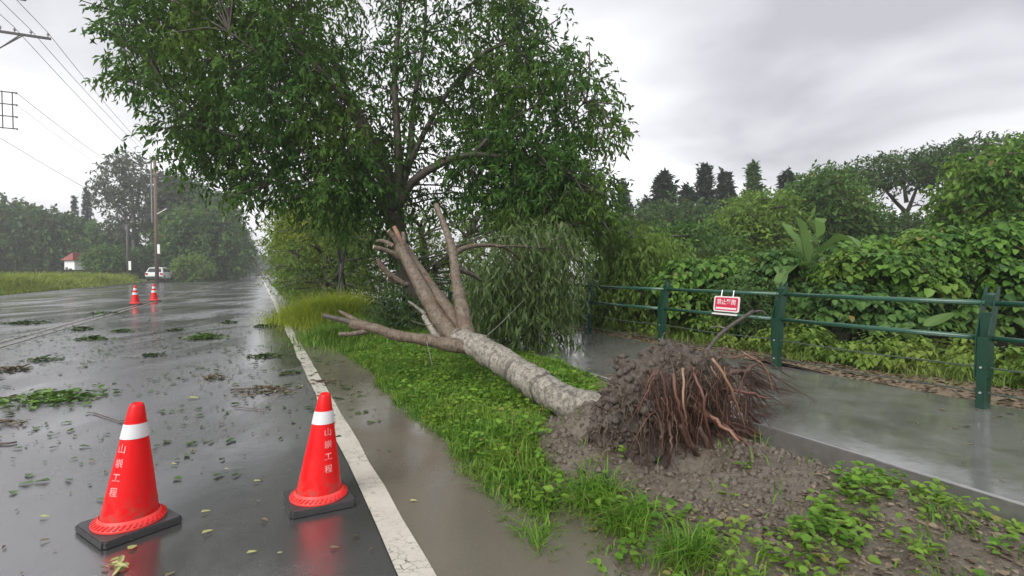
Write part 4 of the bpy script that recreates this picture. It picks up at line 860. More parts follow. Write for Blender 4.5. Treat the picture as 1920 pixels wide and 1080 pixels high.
# ================================================================== woodland behind the fence
WG = 'trees of the wood behind the fence'
def wood(label, poly, Y, dY, gap, rad, per, L, ratio, mat, seed, name='woodland_tree', cat='tree', group=WG, **k): return bush(name, label, cat, poly, Y, dY, gap, rad, per, L, ratio, mat, seed, group=group, **k)
VG = 'vine-covered thickets behind the fence'
vk = dict(mode='shell', broad=True, droop=0.3, name='vine_thicket', cat='thicket', group=VG, twig=0)
wood('large bright green thicket hung with creepers at the right edge of the picture', [(1570, 505), (1640, 470), (1760, 465), (1850, 450), (2050, 455), (2080, 560), (2000, 600), (1900, 590), (1830, 510), (1770, 500), (1720, 560), (1650, 580), (1590, 560)], 10.2, 1.2, 36, 44, 520, 0.118, 0.85, 'leaf_vine', 301, **vk)
wood('lower part of the creeper thicket just above the right fence span', [(1560, 560), (1640, 560), (1740, 570), (1880, 580), (2050, 560), (2050, 640), (1850, 625), (1650, 610), (1560, 600)], 9.6, 0.7, 34, 38, 380, 0.11, 0.8, 'leaf_mid', 302, **vk)
wood('mid-green creeper thicket below the banana plant', [(1390, 520), (1450, 500), (1540, 505), (1600, 535), (1600, 600), (1500, 610), (1400, 600), (1360, 560)], 11.2, 1.0, 34, 38, 440, 0.112, 0.8, 'leaf_mid', 303, **vk)
wood('leafy thicket behind the red warning sign', [(1250, 525), (1320, 505), (1400, 505), (1420, 560), (1400, 610), (1300, 600), (1240, 570)], 12, 1.0, 32, 36, 420, 0.115, 0.75, 'leaf_vine', 304, **vk)
wood('pale drooping shrub beside the hanging foliage of the fallen tree', [(1130, 440), (1180, 420), (1240, 450), (1290, 490), (1280, 550), (1230, 590), (1150, 600), (1120, 520)], 13, 1.2, 30, 34, 320, 0.16, 0.3, 'leaf_light', 305, name='woodland_shrub', cat='shrub', droop=0.9)
wood('dark low shrub behind the fence left of the sign', [(1120, 540), (1200, 560), (1260, 550), (1330, 570), (1330, 620), (1180, 620), (1110, 600)], 13.5, 1.0, 30, 30, 260, 0.14, 0.5, 'leaf_dark', 306, name='woodland_shrub', cat='shrub')
wood('light green rounded tree in the middle of the wood', [(1345, 430), (1380, 390), (1420, 370), (1470, 385), (1495, 420), (1500, 470), (1440, 500), (1370, 500), (1335, 470)], 27, 3, 20, 26, 300, 0.24, 0.5, 'leaf_light', 307)
wood('mid-green tree left of the light rounded tree', [(1190, 470), (1250, 430), (1330, 440), (1380, 480), (1380, 540), (1280, 560), (1190, 550)], 22, 2.5, 24, 28, 280, 0.22, 0.45, 'leaf_mid', 308)
wood('dark broad tree behind the banana plant', [(1480, 380), (1520, 335), (1570, 330), (1610, 360), (1640, 420), (1640, 480), (1560, 500), (1490, 470)], 30, 3, 20, 26, 300, 0.28, 0.45, 'leaf_mid', 309)
wood('dark tree under the umbrella-topped crowns', [(1600, 430), (1680, 425), (1760, 430), (1800, 450), (1760, 490), (1640, 490), (1590, 470)], 32, 3, 20, 24, 220, 0.28, 0.4, 'leaf_dark', 310)
wood('tall yellow-green tree at the right edge above the thicket', [(1790, 350), (1840, 300), (1900, 275), (2050, 260), (2080, 430), (1900, 440), (1820, 440), (1780, 400)], 16, 2.0, 26, 32, 320, 0.20, 0.5, 'leaf_vine', 311, droop=0.5)
for i, (lab, pl, base, lims) in enumerate([
        ('umbrella-topped tree with a thin layered crown right of centre in the wood', [(1585, 325), (1640, 300), (1700, 295), (1750, 290), (1770, 320), (1740, 350), (1660, 345), (1600, 350)], (1690, 490), [((1700, 400), (1640, 330)), ((1700, 400), (1730, 320)), ((1700, 380), (1690, 310))]),
        ('umbrella-topped tree with a thin layered crown reaching towards the right edge', [(1730, 300), (1780, 275), (1840, 260), (1895, 255), (1910, 290), (1860, 315), (1790, 330), (1740, 335)], (1800, 490), [((1795, 380), (1760, 310)), ((1795, 380), (1850, 290)), ((1795, 360), (1800, 290))])]):
    r = np.random.default_rng(320 + i); c = clumps_in(r, pl, 38, 3.5, 22, 20, 0.42); b = P(base[0], 545, 38) * V3(1, 1, 0)
    c += clumps_in(r, [(q[0], q[1] + 40) for q in pl], 38, 3, 52, 12, 0.4)
    lim = [([b, P(base[0], 460, 38), P(*lims[0][0], 38)], [0.30, 0.24, 0.18])] + [([P(*a, 38), P((a[0] + e[0]) / 2, (a[1] + e[1]) / 2 + 3, 38), P(*e, 38)], [0.15, 0.10, 0.05]) for a, e in lims]
    tree('umbrella_tree', lab, 'tree', b, lim, c, 110, 0.30, 0.42, 'leaf_dark', 'dark_bark', WG, 330 + i, 0.2, 6, 0.6, br=(0.06, 0.025), twig=0.15, n=6)
def conifer(name, label, px, top, Y, w, seed, mat='leaf_conifer', group='conifers beyond the wood', bottom=0.0, dens=1.0, basez=0.0):
    r = np.random.default_rng(seed); T = P(px, top, Y); b = V3(T[0], T[1], basez); H = T[2] - basez; c = []; n = int(16 * dens)
    root = empty(name, b); tag(root, label, 'tree', group); stem('trunk', [b, b + V3(0, 0, H * 0.5), T], [H * 0.018, H * 0.012, H * 0.002], 'dark_bark', root, n=6)
    vs, fs, nn = [], [], 0
    for i in range(int(60 * dens)):
        t = 0.12 + 0.88 * (i + r.random()) / (60 * dens); R_ = 1.15 * w * (1.03 - t) ** 0.85 * (0.7 + 0.5 * r.random()); a = i * 2.4 + r.random(); m = 60
        e = V3(cos(a), sin(a), 0.15); s = np.sort(r.random(m)) ** 0.7; pos = b + V3(0, 0, H * t) + e * (R_ * s)[:, None] - V3(0, 0, 1) * (R_ * 0.25 * s ** 2)[:, None] + r.normal(0, w * 0.07, (m, 3))
        d = nz(e + 0.9 * rdir(r, m) + V3(0, 0, 0.2)); Ls = w * 0.22 * (0.6 + 0.7 * r.random(m)); v, f = leaves(pos, d, nz(V3(0, 0, 1) + 0.6 * rdir(r, m)), Ls, Ls * 0.45); vs.append(v); fs.append(f + nn); nn += len(v)
    link('crown', npmesh('crown', np.vstack(vs) - b, np.vstack(fs)), mat, root)['kind'] = 'stuff'; return root
for i, (px, top, Y, w, lab) in enumerate([(1168, 346, 62, 2.1, 'leftmost small conifer peeping over the thicket beside the street tree'), (1244, 330, 62, 3.6, 'broad conifer left of the row of pointed trees'), (1288, 352, 64, 2.6, 'short conifer between the broad one and the tallest of the row'), (1322, 312, 62, 2.7, 'tall pointed conifer in the middle of the row'), (1360, 325, 64, 2.7, 'conifer just right of the tall pointed one'), (1413, 309, 58, 2.4, 'green conifer rising behind the light rounded tree'), (1478, 326, 56, 2.8, 'low conifer top left of the umbrella-topped trees'), (1212, 375, 66, 2.4, 'low conifer left of the broad one')]):
    conifer('conifer', lab, px, top, Y, w, 400 + i, 'leaf_conifer' if i != 5 else 'leaf_mid')
wood('dark distant tree closing the gap under the conifers', [(1150, 420), (1250, 400), (1350, 400), (1440, 420), (1440, 500), (1150, 510)], 48, 4, 20, 30, 260, 0.42, 0.45, 'leaf_dark', 312)
wood('dark distant tree closing the gap under the umbrella-topped trees', [(1480, 420), (1600, 440), (1750, 430), (1900, 400), (1950, 500), (1500, 520)], 44, 4, 22, 30, 260, 0.42, 0.45, 'leaf_dark', 313)
wood('shadowy undergrowth shrub deep behind the fence on the right', [(1600, 520), (1750, 500), (1950, 500), (2100, 540), (2100, 620), (1600, 600)], 13.5, 1.2, 36, 40, 260, 0.16, 0.6, 'leaf_dark', 314, name='woodland_shrub', cat='shrub')
wood('shadowy undergrowth shrub deep behind the fence in the middle', [(1150, 520), (1300, 500), (1500, 520), (1600, 540), (1600, 600), (1150, 600)], 16, 1.4, 34, 40, 260, 0.18, 0.6, 'leaf_dark', 315, name='woodland_shrub', cat='shrub')
wood('small-leaved shrub growing through the thicket at the right edge', [(1700, 480), (1760, 470), (1800, 500), (1790, 560), (1720, 570), (1690, 530)], 9.4, 0.5, 26, 26, 150, 0.075, 0.4, 'leaf_mid', 341, name='woodland_shrub', cat='shrub')
wood('feathery shrub between the banana plant and the right thicket', [(1560, 500), (1620, 490), (1650, 540), (1620, 600), (1560, 590)], 9.8, 0.5, 26, 28, 170, 0.09, 0.25, 'leaf_light', 342, name='woodland_shrub', cat='shrub', droop=0.7)
wood('dull green shrub in front of the thicket left of the second fence post', [(1370, 540), (1440, 530), (1460, 580), (1430, 610), (1370, 600)], 10.2, 0.5, 26, 28, 170, 0.09, 0.35, 'leaf_dark', 343, name='woodland_shrub', cat='shrub')
# banana plant: each big leaf its own part
def big_leaf(root, pts, w, mat, name='leaf', fold=0.25, seg=14, tear=0.0, seed=0):
    off = np.array(root.location); rr = np.random.default_rng(seed); c = spline(pts, seg); T = nz(np.gradient(c, axis=0)); s = nz(np.cross(T, V3(0, 0, 1) + 0.01)); u = np.cross(s, T); vs = []; f = []
    for k in range(seg):
        t = k / (seg - 1); ww = w * (sin(pi * min(1, 0.06 + t * 0.97)) ** 0.55) * (1 - tear * rr.random())
        for e in (-1, 0, 1): vs.append(c[k] + s[k] * e * ww / 2 + u[k] * abs(e) * ww * fold)
    for k in range(seg - 1):
        for e in (0, 1): a = k * 3 + e; f.append((a, a + 1, a + 4, a + 3))
    o = link(name, pymesh(name, np.array(vs) - off, f), mat, root); return o
bb = P(1520, 560, 10.4) * V3(1, 1, 0); BP = empty('banana_plant', bb); tag(BP, 'banana plant with large torn leaves rising above the thicket', 'plant')
stem('stem', [bb, bb + V3(0, 0, 1.2), P(1515, 505, 10.4)], [0.11, 0.09, 0.06], 'leaf_light', BP, n=8)
for i, pts in enumerate([[(1515, 505), (1500, 470), (1480, 440), (1465, 415)], [(1515, 505), (1530, 455), (1528, 415), (1530, 385)], [(1515, 505), (1555, 460), (1590, 450), (1615, 470)], [(1515, 505), (1560, 490), (1590, 500), (1605, 535)], [(1515, 505), (1480, 480), (1450, 480), (1425, 505)], [(1515, 505), (1490, 500), (1470, 515), (1460, 545)], [(1515, 505), (1540, 500), (1555, 520), (1560, 550)], [(1515, 505), (1505, 460), (1500, 430), (1490, 405)]]):
    big_leaf(BP, [P(*q, 10.4 - 0.6 * (k * (i % 3 - 1)) / 3) for k, q in enumerate(pts)], 0.44, 'leaf_banana', tear=0.45, seed=i)
EB = G(1755, 648, 0.05); EP = empty('elephant_ear_plant', EB); tag(EP, 'plant with two large pale green heart-shaped leaves behind the fence', 'plant')
for i, (pts, w) in enumerate([([(1740, 612), (1762, 598), (1785, 586)], 0.28), ([(1690, 620), (1706, 632), (1722, 645)], 0.24), ([(1700, 610), (1685, 618), (1672, 628)], 0.18), ([(1750, 655), (1762, 658), (1775, 654)], 0.14)]):
    q = [P(*a, 7.9 + 0.10 * k) for k, a in enumerate(pts)]; big_leaf(EP, q, w, 'leaf_banana', fold=0.05, seed=i)
    v, f = tube(spline([EB, (EB + q[0]) / 2 + V3(0.05, 0, 0.1), q[0]], 6), 0.010, 5); link('stalk', pymesh('stalk', v - np.array(EP.location), f, True), 'leaf_banana', EP)
# low ground cover beyond the fence
r = np.random.default_rng(90); cv = []
for _ in range(190):
    s = -1 + 20 * r.random(); q = 7.55 + 2.3 * r.random() ** 1.3; p_ = RS(s, q); h = 0.16 + 0.24 * r.random(); cv.append((V3(p_[0], p_[1], float(wood_h(p_[0:1], p_[1:2])[0]) + h * 0.3), (0.26, 0.26, h)))
pos, d, nr, Ls, Ws, _, _ = foliage(r, cv, 190, 0.085, 0.6, 0.3, 7, 0.6, True, 'shell'); v, f = leaves(pos, d, nr, Ls, Ws, True)
tag(link('ground_cover', npmesh('ground_cover', v, f), 'leaf_cover'), 'low bright green ground cover plants in a strip behind the fence', 'ground cover', kind='stuff')
n = 5000; s = -1 + 18 * r.random(n); q = PATH_R1 + 0.03 + 1.0 * r.random(n); p_ = s[:, None] * DV[:2] + q[:, None] * NV[:2]; z = wood_h(p_[:, 0], p_[:, 1]) + 0.02
a = r.random(n) * 6.28; d = np.stack([np.cos(a), np.sin(a), 0.15 * r.normal(size=n)], 1); Ls = 0.04 + 0.07 * r.random(n); v, f = leaves(np.concatenate([p_, z[:, None]], 1), d, nz(V3(0, 0, 1) + 0.3 * rdir(r, n)), Ls, Ls * 0.4)
tag(link('fallen_litter', npmesh('fallen_litter', v, f), 'leaf_litter'), 'brown leaf litter along the foot of the green fence', 'leaf litter', kind='stuff')
n = 9000; s = -1 + 24 * r.random(n); q = PATH_R1 + 0.25 + 1.6 * r.random(n) ** 0.7; p_ = s[:, None] * DV[:2] + q[:, None] * NV[:2]; z = wood_h(p_[:, 0], p_[:, 1])
ok = fnoise(np.concatenate([p_, np.zeros((n, 1))], 1), 1.4, 3) > -0.05; p_ = p_[ok]; z = z[ok]; n = len(p_)
v, f = blades(r, np.concatenate([p_, z[:, None]], 1), 0.10 + 0.16 * r.random(n), 0.008 + 0.006 * r.random(n), 1.0); tag(link('fence_grass', npmesh('fence_grass', v, f), 'leaf_cover'), 'yellow-green grass tufts behind the fence posts', 'grass', kind='stuff')

# ================================================================== the left side of the road
n = 26000; r = np.random.default_rng(95); s = 22 + 62 * r.random(n); q = -13.6 - 7.5 * r.random(n); p_ = s[:, None] * DV[:2] + q[:, None] * NV[:2]
hn = fnoise(np.concatenate([p_, np.zeros((n, 1))], 1), 0.35, 3); z = left_h(p_[:, 0], p_[:, 1]); hh = (0.55 + 0.75 * r.random(n)) * (1 + 0.35 * hn) * (0.35 + 0.65 * smooth(-13.6, -15.2, q))
v, f = blades(r, np.concatenate([p_, z[:, None]], 1), hh, 0.05 + 0.05 * r.random(n), 0.8); tag(link('tall_grass', npmesh('tall_grass', v, f), 'leaf_tall'), 'tall yellow-green grass along the left side of the road', 'grass', kind='stuff')
LW = MB()
for k in range(12): LW.box(RS(26 + 7.0 * k, -22.3, 0.95), (0.25, 6.9, 1.55), NV, DV); 
lw = LW.build('boundary_wall', 'wall_dark', None, False, 0.03); tag(lw, 'low dark boundary wall behind the tall grass', 'wall')
LG = 'trees left of the road'
def ltree(label, poly, Y, dY, gap, rad, per, L, ratio, mat, seed, **k): return bush('roadside_tree' if Y < 100 else 'distant_tree', label, 'tree', poly, Y, dY, gap, rad, per, L, ratio, mat, seed, group=LG, **k)
ltree('hazy broad dark tree at the left edge behind the wall', [(-40, 400), (0, 388), (50, 395), (75, 410), (80, 500), (-40, 500)], 105, 6, 16, 20, 240, 0.95, 0.5, 'leaf_dark', 501)
ltree('hazy round-topped tree second from the left edge', [(60, 418), (100, 410), (135, 420), (150, 500), (60, 500)], 105, 6, 16, 20, 240, 0.95, 0.5, 'leaf_dark', 502)
ltree('hazy tree below the two pointed conifers', [(130, 440), (170, 438), (210, 445), (235, 465), (235, 500), (130, 500)], 105, 6, 16, 18, 240, 0.95, 0.5, 'leaf_mid', 503)
conifer('conifer', 'shorter of the two pointed conifers at far left', 139, 369, 120, 2.0, 511, group='pointed conifers at far left'); conifer('conifer', 'taller of the two pointed conifers at far left', 163, 357, 118, 2.6, 512, group='pointed conifers at far left')
r = np.random.default_rng(520); Yg = 92; gp = clumps_in(r, [(178, 350), (190, 310), (225, 288), (260, 290), (285, 320), (330, 330), (345, 360), (320, 400), (290, 440), (250, 430), (215, 450), (195, 430), (205, 390), (180, 375)], Yg, 4, 17, 10, 0.8)
gb = P(252, 505, Yg) * V3(1, 1, 0)
tree('gum_tree', 'tall airy grey-green tree with see-through crown left of the utility pole', 'tree', gb, [([gb, P(252, 470, Yg), P(250, 400, Yg), P(240, 310, Yg)], [0.5, 0.42, 0.3, 0.08]), ([P(252, 450, Yg), P(275, 400, Yg), P(300, 345, Yg)], [0.28, 0.2, 0.06]), ([P(251, 430, Yg), P(220, 390, Yg), P(200, 340, Yg)], [0.25, 0.18, 0.06]), ([P(251, 400, Yg), P(262, 350, Yg), P(265, 300, Yg)], [0.2, 0.15, 0.05])], gp, 60, 0.70, 0.42, 'leaf_gum', 'grey_bark', LG, 521, 0.4, 6, 0.55, br=(0.09, 0.04), twig=0.1, n=6)
ltree('dark broad tree right of the utility pole', [(300, 380), (320, 350), (355, 345), (380, 370), (420, 375), (440, 420), (445, 480), (430, 510), (320, 510), (305, 450)], 98, 6, 15, 19, 260, 0.85, 0.5, 'leaf_dark', 504)
ltree('mid-green tree in front of the dark broad tree', [(310, 430), (340, 400), (390, 395), (430, 420), (440, 470), (430, 512), (330, 512)], 88, 4, 15, 18, 240, 0.75, 0.5, 'leaf_mid', 505)
ltree('hazy tree far along the left road side', [(425, 450), (445, 435), (460, 455), (465, 515), (425, 515)], 150, 8, 12, 14, 200, 1.1, 0.5, 'leaf_dark', 506)
ltree('faint tree clump closing the far end of the road', [(478, 492), (492, 486), (512, 490), (516, 512), (478, 512)], 260, 8, 9, 11, 160, 1.6, 0.5, 'leaf_dark', 507)
ltree('dark tree behind the white house', [(165, 470), (200, 450), (240, 455), (270, 480), (270, 515), (200, 512), (170, 500)], 96, 3, 14, 16, 220, 0.8, 0.5, 'leaf_dark', 508)
bush('roadside_bush', 'round shrub hiding the right side of the white house', 'shrub', [(172, 480), (190, 468), (210, 472), (222, 490), (215, 508), (175, 506)], 82, 2, 11, 12, 200, 0.5, 0.5, 'leaf_mid', 531, group='shrubs left of the road')
bush('roadside_bush', 'clipped bright green shrub right of the parked white car', 'shrub', [(338, 495), (350, 487), (370, 488), (384, 500), (384, 514), (338, 514)], 80, 2, 10, 11, 200, 0.45, 0.5, 'leaf_light', 532, group='shrubs left of the road')
bush('roadside_bush', 'dark shrub behind the parked white car', 'shrub', [(245, 480), (290, 470), (335, 478), (345, 515), (245, 515)], 86, 2, 12, 13, 200, 0.55, 0.5, 'leaf_dark', 533, group='shrubs left of the road')
# palm
pb = P(425, 512, 95) * V3(1, 1, 0); PM = empty('palm_tree', pb); tag(PM, 'palm with drooping fronds above the trees by the far road side', 'palm tree', LG)
pt = P(425, 398, 95); stem('trunk', [pb, (pb + pt) / 2, pt], [0.22, 0.2, 0.15], 'grey_bark', PM, n=7)
for k in range(13):
    a = k * 2.4; e = V3(cos(a), sin(a), 0); L_ = 2.6; c = spline([pt, pt + e * L_ * 0.5 + V3(0, 0, 0.8), pt + e * L_ + V3(0, 0, -0.3 - 0.8 * (k % 3) / 2)], 16); m = 16; s_ = nz(np.cross(e, V3(0, 0, 1)))
    pos = np.repeat(c, 2, 0); d = np.stack([nz(s_ * g_ + e * 0.5 + V3(0, 0, -0.55)) for _ in range(16) for g_ in (-1, 1)]); v, f = leaves(pos, d, np.tile(V3(0, 0, 1), (32, 1)), np.full(32, 0.8), np.full(32, 0.10)); link('frond', npmesh('frond', v - pb, f), 'leaf_dark', PM)

# utility poles, crossarms and wires
def pole(px_, top, Y, rad, mat, label, base_z=0.25, arms=(), label_plate=None, group='utility poles along the left road side'):
    T = P(px_, top, Y); b = V3(T[0], T[1], base_z); root = empty('utility_pole', b); tag(root, label, 'utility pole', group); H = T[2] - base_z
    v, f = tube(np.array([V3(0, 0, -0.4), V3(0, 0, H * 0.5), V3(0, 0, H)]), [rad, rad * 0.86, rad * 0.72], 12); link('shaft', pymesh('shaft', v, f, True), mat, root)
    for (z, a0, a1, ins) in arms:
        q = MB(); q.box(NV * (a0 + a1) / 2 + V3(0, 0, z) - DV * 0.16, (abs(a1 - a0), 0.12, 0.14), NV, DV); ar = q.build('crossarm', 'pole_dark', root)
        for x in ins:
            v, f = lathe([(0.03, 0), (0.03, 0.12), (0.09, 0.14), (0.05, 0.2), (0.08, 0.24), (0.03, 0.3), (0.0, 0.31)], 8); link('insulator', pymesh('insulator', np.asarray(v) + NV * x + V3(0, 0, z + 0.07) - DV * 0.16, f, True), 'insulator', ar)
    if label_plate is not None:
        q = MB(); q.box(V3(*(-nz(b * V3(1, 1, 0)) * (rad + 0.03))) + V3(0.28, 0, label_plate), (0.34, 0.05, 1.25)); q.build('notice_plate', 'plate_white', root)
    return root
Yn = 33.7; zt = P(60, 66, 34)[2]
near = pole(-22, 40, Yn, 0.17, 'pole_grey', 'near utility pole at the left edge of which only crossarm and bracket show', 0.2, [(P(60, 68, 34.5)[2] - 0.2, -0.3, 3.1, (0.6, 1.3, 2.1, 2.95)), (P(10, -6, 34)[2] - 0.2, -0.3, 1.9, (1.0, 1.8))]); nb = np.array(near.location)
q = MB(); za = P(60, 68, 34.5)[2] - 0.2
for k_ in (0, 0.12): q.tube([NV * (1.55 + k_ * 2) + V3(0, 0, za - 0.05) - DV * (0.16 + k_), NV * 0.1 + V3(0, 0, za - 1.5) - DV * (0.16 + k_)], 0.035, 6)
q.build('arm_brace', 'pole_dark', near)
zr0, zr1 = P(10, 240, 34)[2] - 0.2, P(10, 172, 34)[2] - 0.2; q = MB()
for x in (0.55, 1.05): q.box(NV * x + V3(0, 0, (zr0 + zr1) / 2), (0.05, 0.05, zr1 - zr0 + 0.1), NV, DV)
for k_ in range(4): q.box(NV * 0.6 + V3(0, 0, zr0 + (zr1 - zr0) * k_ / 3), (1.2, 0.06, 0.06), NV, DV)
q.build('bracket', 'pole_dark', near)
for k_ in range(4):
    v, f = lathe([(0.02, -0.08), (0.07, -0.06), (0.04, 0), (0.07, 0.06), (0.02, 0.08)], 8); link('insulator', pymesh('insulator', np.asarray(v) + NV * 1.24 + V3(0, 0, zr0 + (zr1 - zr0) * k_ / 3), f, True), 'insulator', near)
Yf = 72.0
far = pole(290, 296, Yf, 0.24, 'pole_brown', 'tall brown utility pole standing in front of the parked white car', 0.1, [(P(290, 330, Yf)[2] - 0.1, -0.3, 3.2, (1.2, 2.9)), (P(290, 297, Yf)[2] - 0.1, -0.6, 2.0, (-0.5, 1.9))], 4.4); fb_ = np.array(far.location)
q = MB(); q.tube([V3(-0.5, 0, 8), V3(-0.5, 0, P(283, 296, Yf)[2] - 0.1)], 0.10, 8); q.build('second_mast', 'pole_grey', far)
q = MB(); q.tube([V3(0.3, -0.2, P(300, 403, Yf)[2]), V3(1.6, -0.2, P(314, 393, Yf)[2])], 0.06, 6); q.build('street_light_arm', 'plate_white', far)
pole(238, 420, 74, 0.17, 'pole_dark', 'short dark wooden pole in the tall grass left of the tall brown pole', 0.3, (), 2.0)
pole(390, 458, 84, 0.13, 'pole_grey', 'thin grey pole at the road side right of the parked car', 0.1)
pole(462, 452, 150, 0.20, 'pole_dark', 'distant dark pole at the end of the left tree line', 0.0, [(8.4, -1.0, 1.0, (-0.8, 0.8))]); pole(475, 462, 175, 0.20, 'pole_grey', 'faint grey pole farthest down the road', 0.0, [(8.4, -1.0, 1.0, (-0.8, 0.8))])
pole(408, 440, 110, 0.16, 'pole_grey', 'grey pole in front of the dark trees past the thin pole', 0.0)
def wire(a, b, sag, label, rad=0.018):
    t = np.linspace(0, 1, 24)[:, None]; c = a * (1 - t) + b * t; c[:, 2] -= (4 * sag * t * (1 - t))[:, 0]; o0 = c[0].copy(); v, f = tube(c - o0, rad, 5); o = link('power_line', pymesh('power_line', v, f, True), 'wire', None, tuple(o0)); tag(o, label, 'power line', 'power lines between the utility poles')
za_ = za + 0.38; zt1 = P(290, 297, Yf)[2]
for k_, (x0, tx, ty, lab) in enumerate([(2.95, 291, 297, 'power line from the outer end of the near crossarm to the brown pole'), (2.1, 286, 298, 'power line from the middle insulator of the near crossarm to the brown pole'), (1.3, 281, 312, 'power line from the inner insulator of the near crossarm to the brown pole')]):
    wire(nb + NV * x0 + V3(0, 0, za_) - DV * 0.16, P(tx, ty, Yf), 0.35, lab)
    wire(nb + NV * x0 + V3(0, 0, za_) - DV * 0.16, nb + NV * x0 + V3(0, 0, za_) - DV * 30 , 0.3, lab.split(' to the')[0] + ' out of the left edge')
wire(nb + NV * 1.28 + V3(0, 0, zr1), P(291, 355, Yf), 0.5, 'upper thin service line from the wall bracket of the near pole'); wire(nb + NV * 1.28 + V3(0, 0, zr0 + (zr1 - zr0) / 3 * 2), P(290, 366, Yf), 0.6, 'lower thin service line from the bracket of the near pole', 0.012)
wire(P(-30, 240, 32), P(289, 415, Yf), 0.4, 'lowest service line crossing the left edge towards the brown pole')
wire(P(291, 415, Yf), P(390, 460, 84), 0.3, 'service line from the brown pole to the thin grey pole', 0.03)
for (a, b) in (((330, 332), (462, 456)), ):
    wire(P(*a, Yf), P(*b, 150), 1.0, 'power line from the brown pole towards the distant dark pole', 0.03)

# white house
hb = P(163, 500, 90) * V3(1, 1, 0); HS = empty('white_house', hb, -ROAD_A); tag(HS, 'small white house with a red roof half hidden by shrubs', 'house')
q = MB(); q.box((0, 0, 1.7), (3.0, 5.0, 3.4)); q.build('wall', 'house_white', HS)
rf = MB(); rf.add([(-1.9, -2.9, 3.35), (1.9, -2.9, 3.35), (1.9, 2.9, 3.35), (-1.9, 2.9, 3.35), (1.9, -2.9, 4.6), (1.9, 2.9, 4.6)], [(0, 3, 2, 1), (0, 1, 4), (2, 3, 5), (0, 4, 5, 3), (1, 2, 5, 4)]); rf.build('roof', 'house_roof', HS)
q = MB(); q.box((0.35, -2.53, 1.0), (0.85, 0.06, 2.0)); q.build('door', 'wall_dark', HS); q = MB(); q.box((-0.8, -2.53, 1.8), (0.7, 0.06, 0.8)); q.build('window', 'car_glass', HS)
hb2 = P(215, 500, 98) * V3(1, 1, 0); H2 = empty('far_house', hb2, -ROAD_A); tag(H2, 'second red-roofed house almost hidden behind the dark pole', 'house')
q = MB(); q.box((0, 0, 1.7), (5.0, 5.0, 3.4)); q.build('wall', 'house_white', H2); q = MB(); q.add([(-3, -3, 3.4), (3, -3, 3.4), (3, 3, 3.4), (-3, 3, 3.4), (-3, 0, 4.6), (3, 0, 4.6)], [(0, 3, 2, 1), (0, 1, 5, 4), (2, 3, 4, 5), (0, 4, 3), (1, 2, 5)]); q.build('roof', 'house_roof', H2)

# vehicles
def car(loc, rz, mat, label, sc=1.0, hatch=True):
    root = empty('parked_car', loc, rz); tag(root, label, 'car', 'cars by the far road')
    def sect(prof, w0, w1, name, m, inset=0.0):           # prof in (length x, height z); w per point
        n = len(prof); vs = [(x * sc, -w * sc, z * sc) for (x, z, w) in prof] + [(x * sc, w * sc, z * sc) for (x, z, w) in prof]
        q = MB(); q.add(vs, [tuple(range(n - 1, -1, -1)), tuple(range(n, 2 * n))] + [(k, (k + 1) % n, n + (k + 1) % n, n + k) for k in range(n)]); return q.build(name, m, root, False, 0.05 * sc)
    sect([(-2.1, .35, .82), (-2.15, .62, .86), (-2.1, .95, .86), (1.2, .95, .87), (2.05, .80, .82), (2.15, .5, .80), (2.05, .30, .78), (-1.95, .28, .80)], 0, 0, 'body', mat)
    sect([(-2.02, .94, .80), (-1.62, 1.48, .64), (-0.2, 1.54, .66), (0.45, 1.44, .66), (1.15, .94, .80)], 0, 0, 'cabin', mat)
    q = MB(); q.add([(sc * x, sc * y, sc * z) for x, y, z in [(-2.03, -.68, 1.0), (-2.03, .68, 1.0), (-1.72, .57, 1.42), (-1.72, -.57, 1.42)]], [(0, 1, 2, 3)]); q.build('rear_window', 'car_glass', root)
    for s_ in (-1, 1):
        q = MB(); q.add([(sc * x, sc * s_ * y, sc * z) for x, y, z in [(-1.62, .795, 1.0), (.85, .800, 1.0), (.38, .695, 1.38), (-1.35, .672, 1.42)]], [(0, 1, 2, 3)]); q.build('side_window', 'car_glass', root)
        q = MB(); q.box((-2.13 * sc, s_ * .70 * sc, .80 * sc), (.08 * sc, .22 * sc, .22 * sc)); q.build('tail_light', 'car_light', root)
        for x in (-1.35, 1.35):
            v, f = lathe([(0.0, -.1), (.26, -.1), (.32, -.06), (.32, .06), (.26, .1), (0, .1)], 18); v = [(a * sc + x * sc, c * sc + s_ * .76 * sc, b * sc + .32 * sc) for a, b, c in v]; wh = link('wheel', pymesh('wheel', v, f), 'tyre', root)
            v, f = lathe([(0.0, .0), (.17, .0), (.19, -.01)], 12); link('rim', pymesh('rim', [(a * sc + x * sc, s_ * (.862 + c) * sc, b * sc + .32 * sc) for a, b, c in v], f), 'steel', wh)
        q = MB(); q.box((.55 * sc, s_ * .93 * sc, 1.0 * sc), (.16 * sc, .16 * sc, .12 * sc)); q.build('mirror', mat, root)
    q = MB(); q.box((-2.16 * sc, 0, .62 * sc), (.03 * sc, .44 * sc, .14 * sc)); q.build('number_plate', 'plate_white', root); q = MB(); q.box((-2.12 * sc, 0, .42 * sc), (.12 * sc, 1.6 * sc, .16 * sc)); q.build('bumper', 'car_dark', root)
cl0 = P(301, 520, 76); car((cl0[0], cl0[1], 0.16), pi / 2 + ROAD_A - 0.05 - 0.10, 'car_white', 'white hatchback parked on the left verge behind the brown utility pole', 1.25)
cq = P(493, 514, 190); car((cq[0], cq[1], 0.0), pi / 2 + ROAD_A, 'car_dark', 'tiny dark car far down the road', 1.1); cq = P(516, 512, 150); car((cq[0], cq[1], 0.0), pi / 2 + ROAD_A, 'car_dark', 'small dark vehicle parked by the bushes at the far right road edge', 1.2)

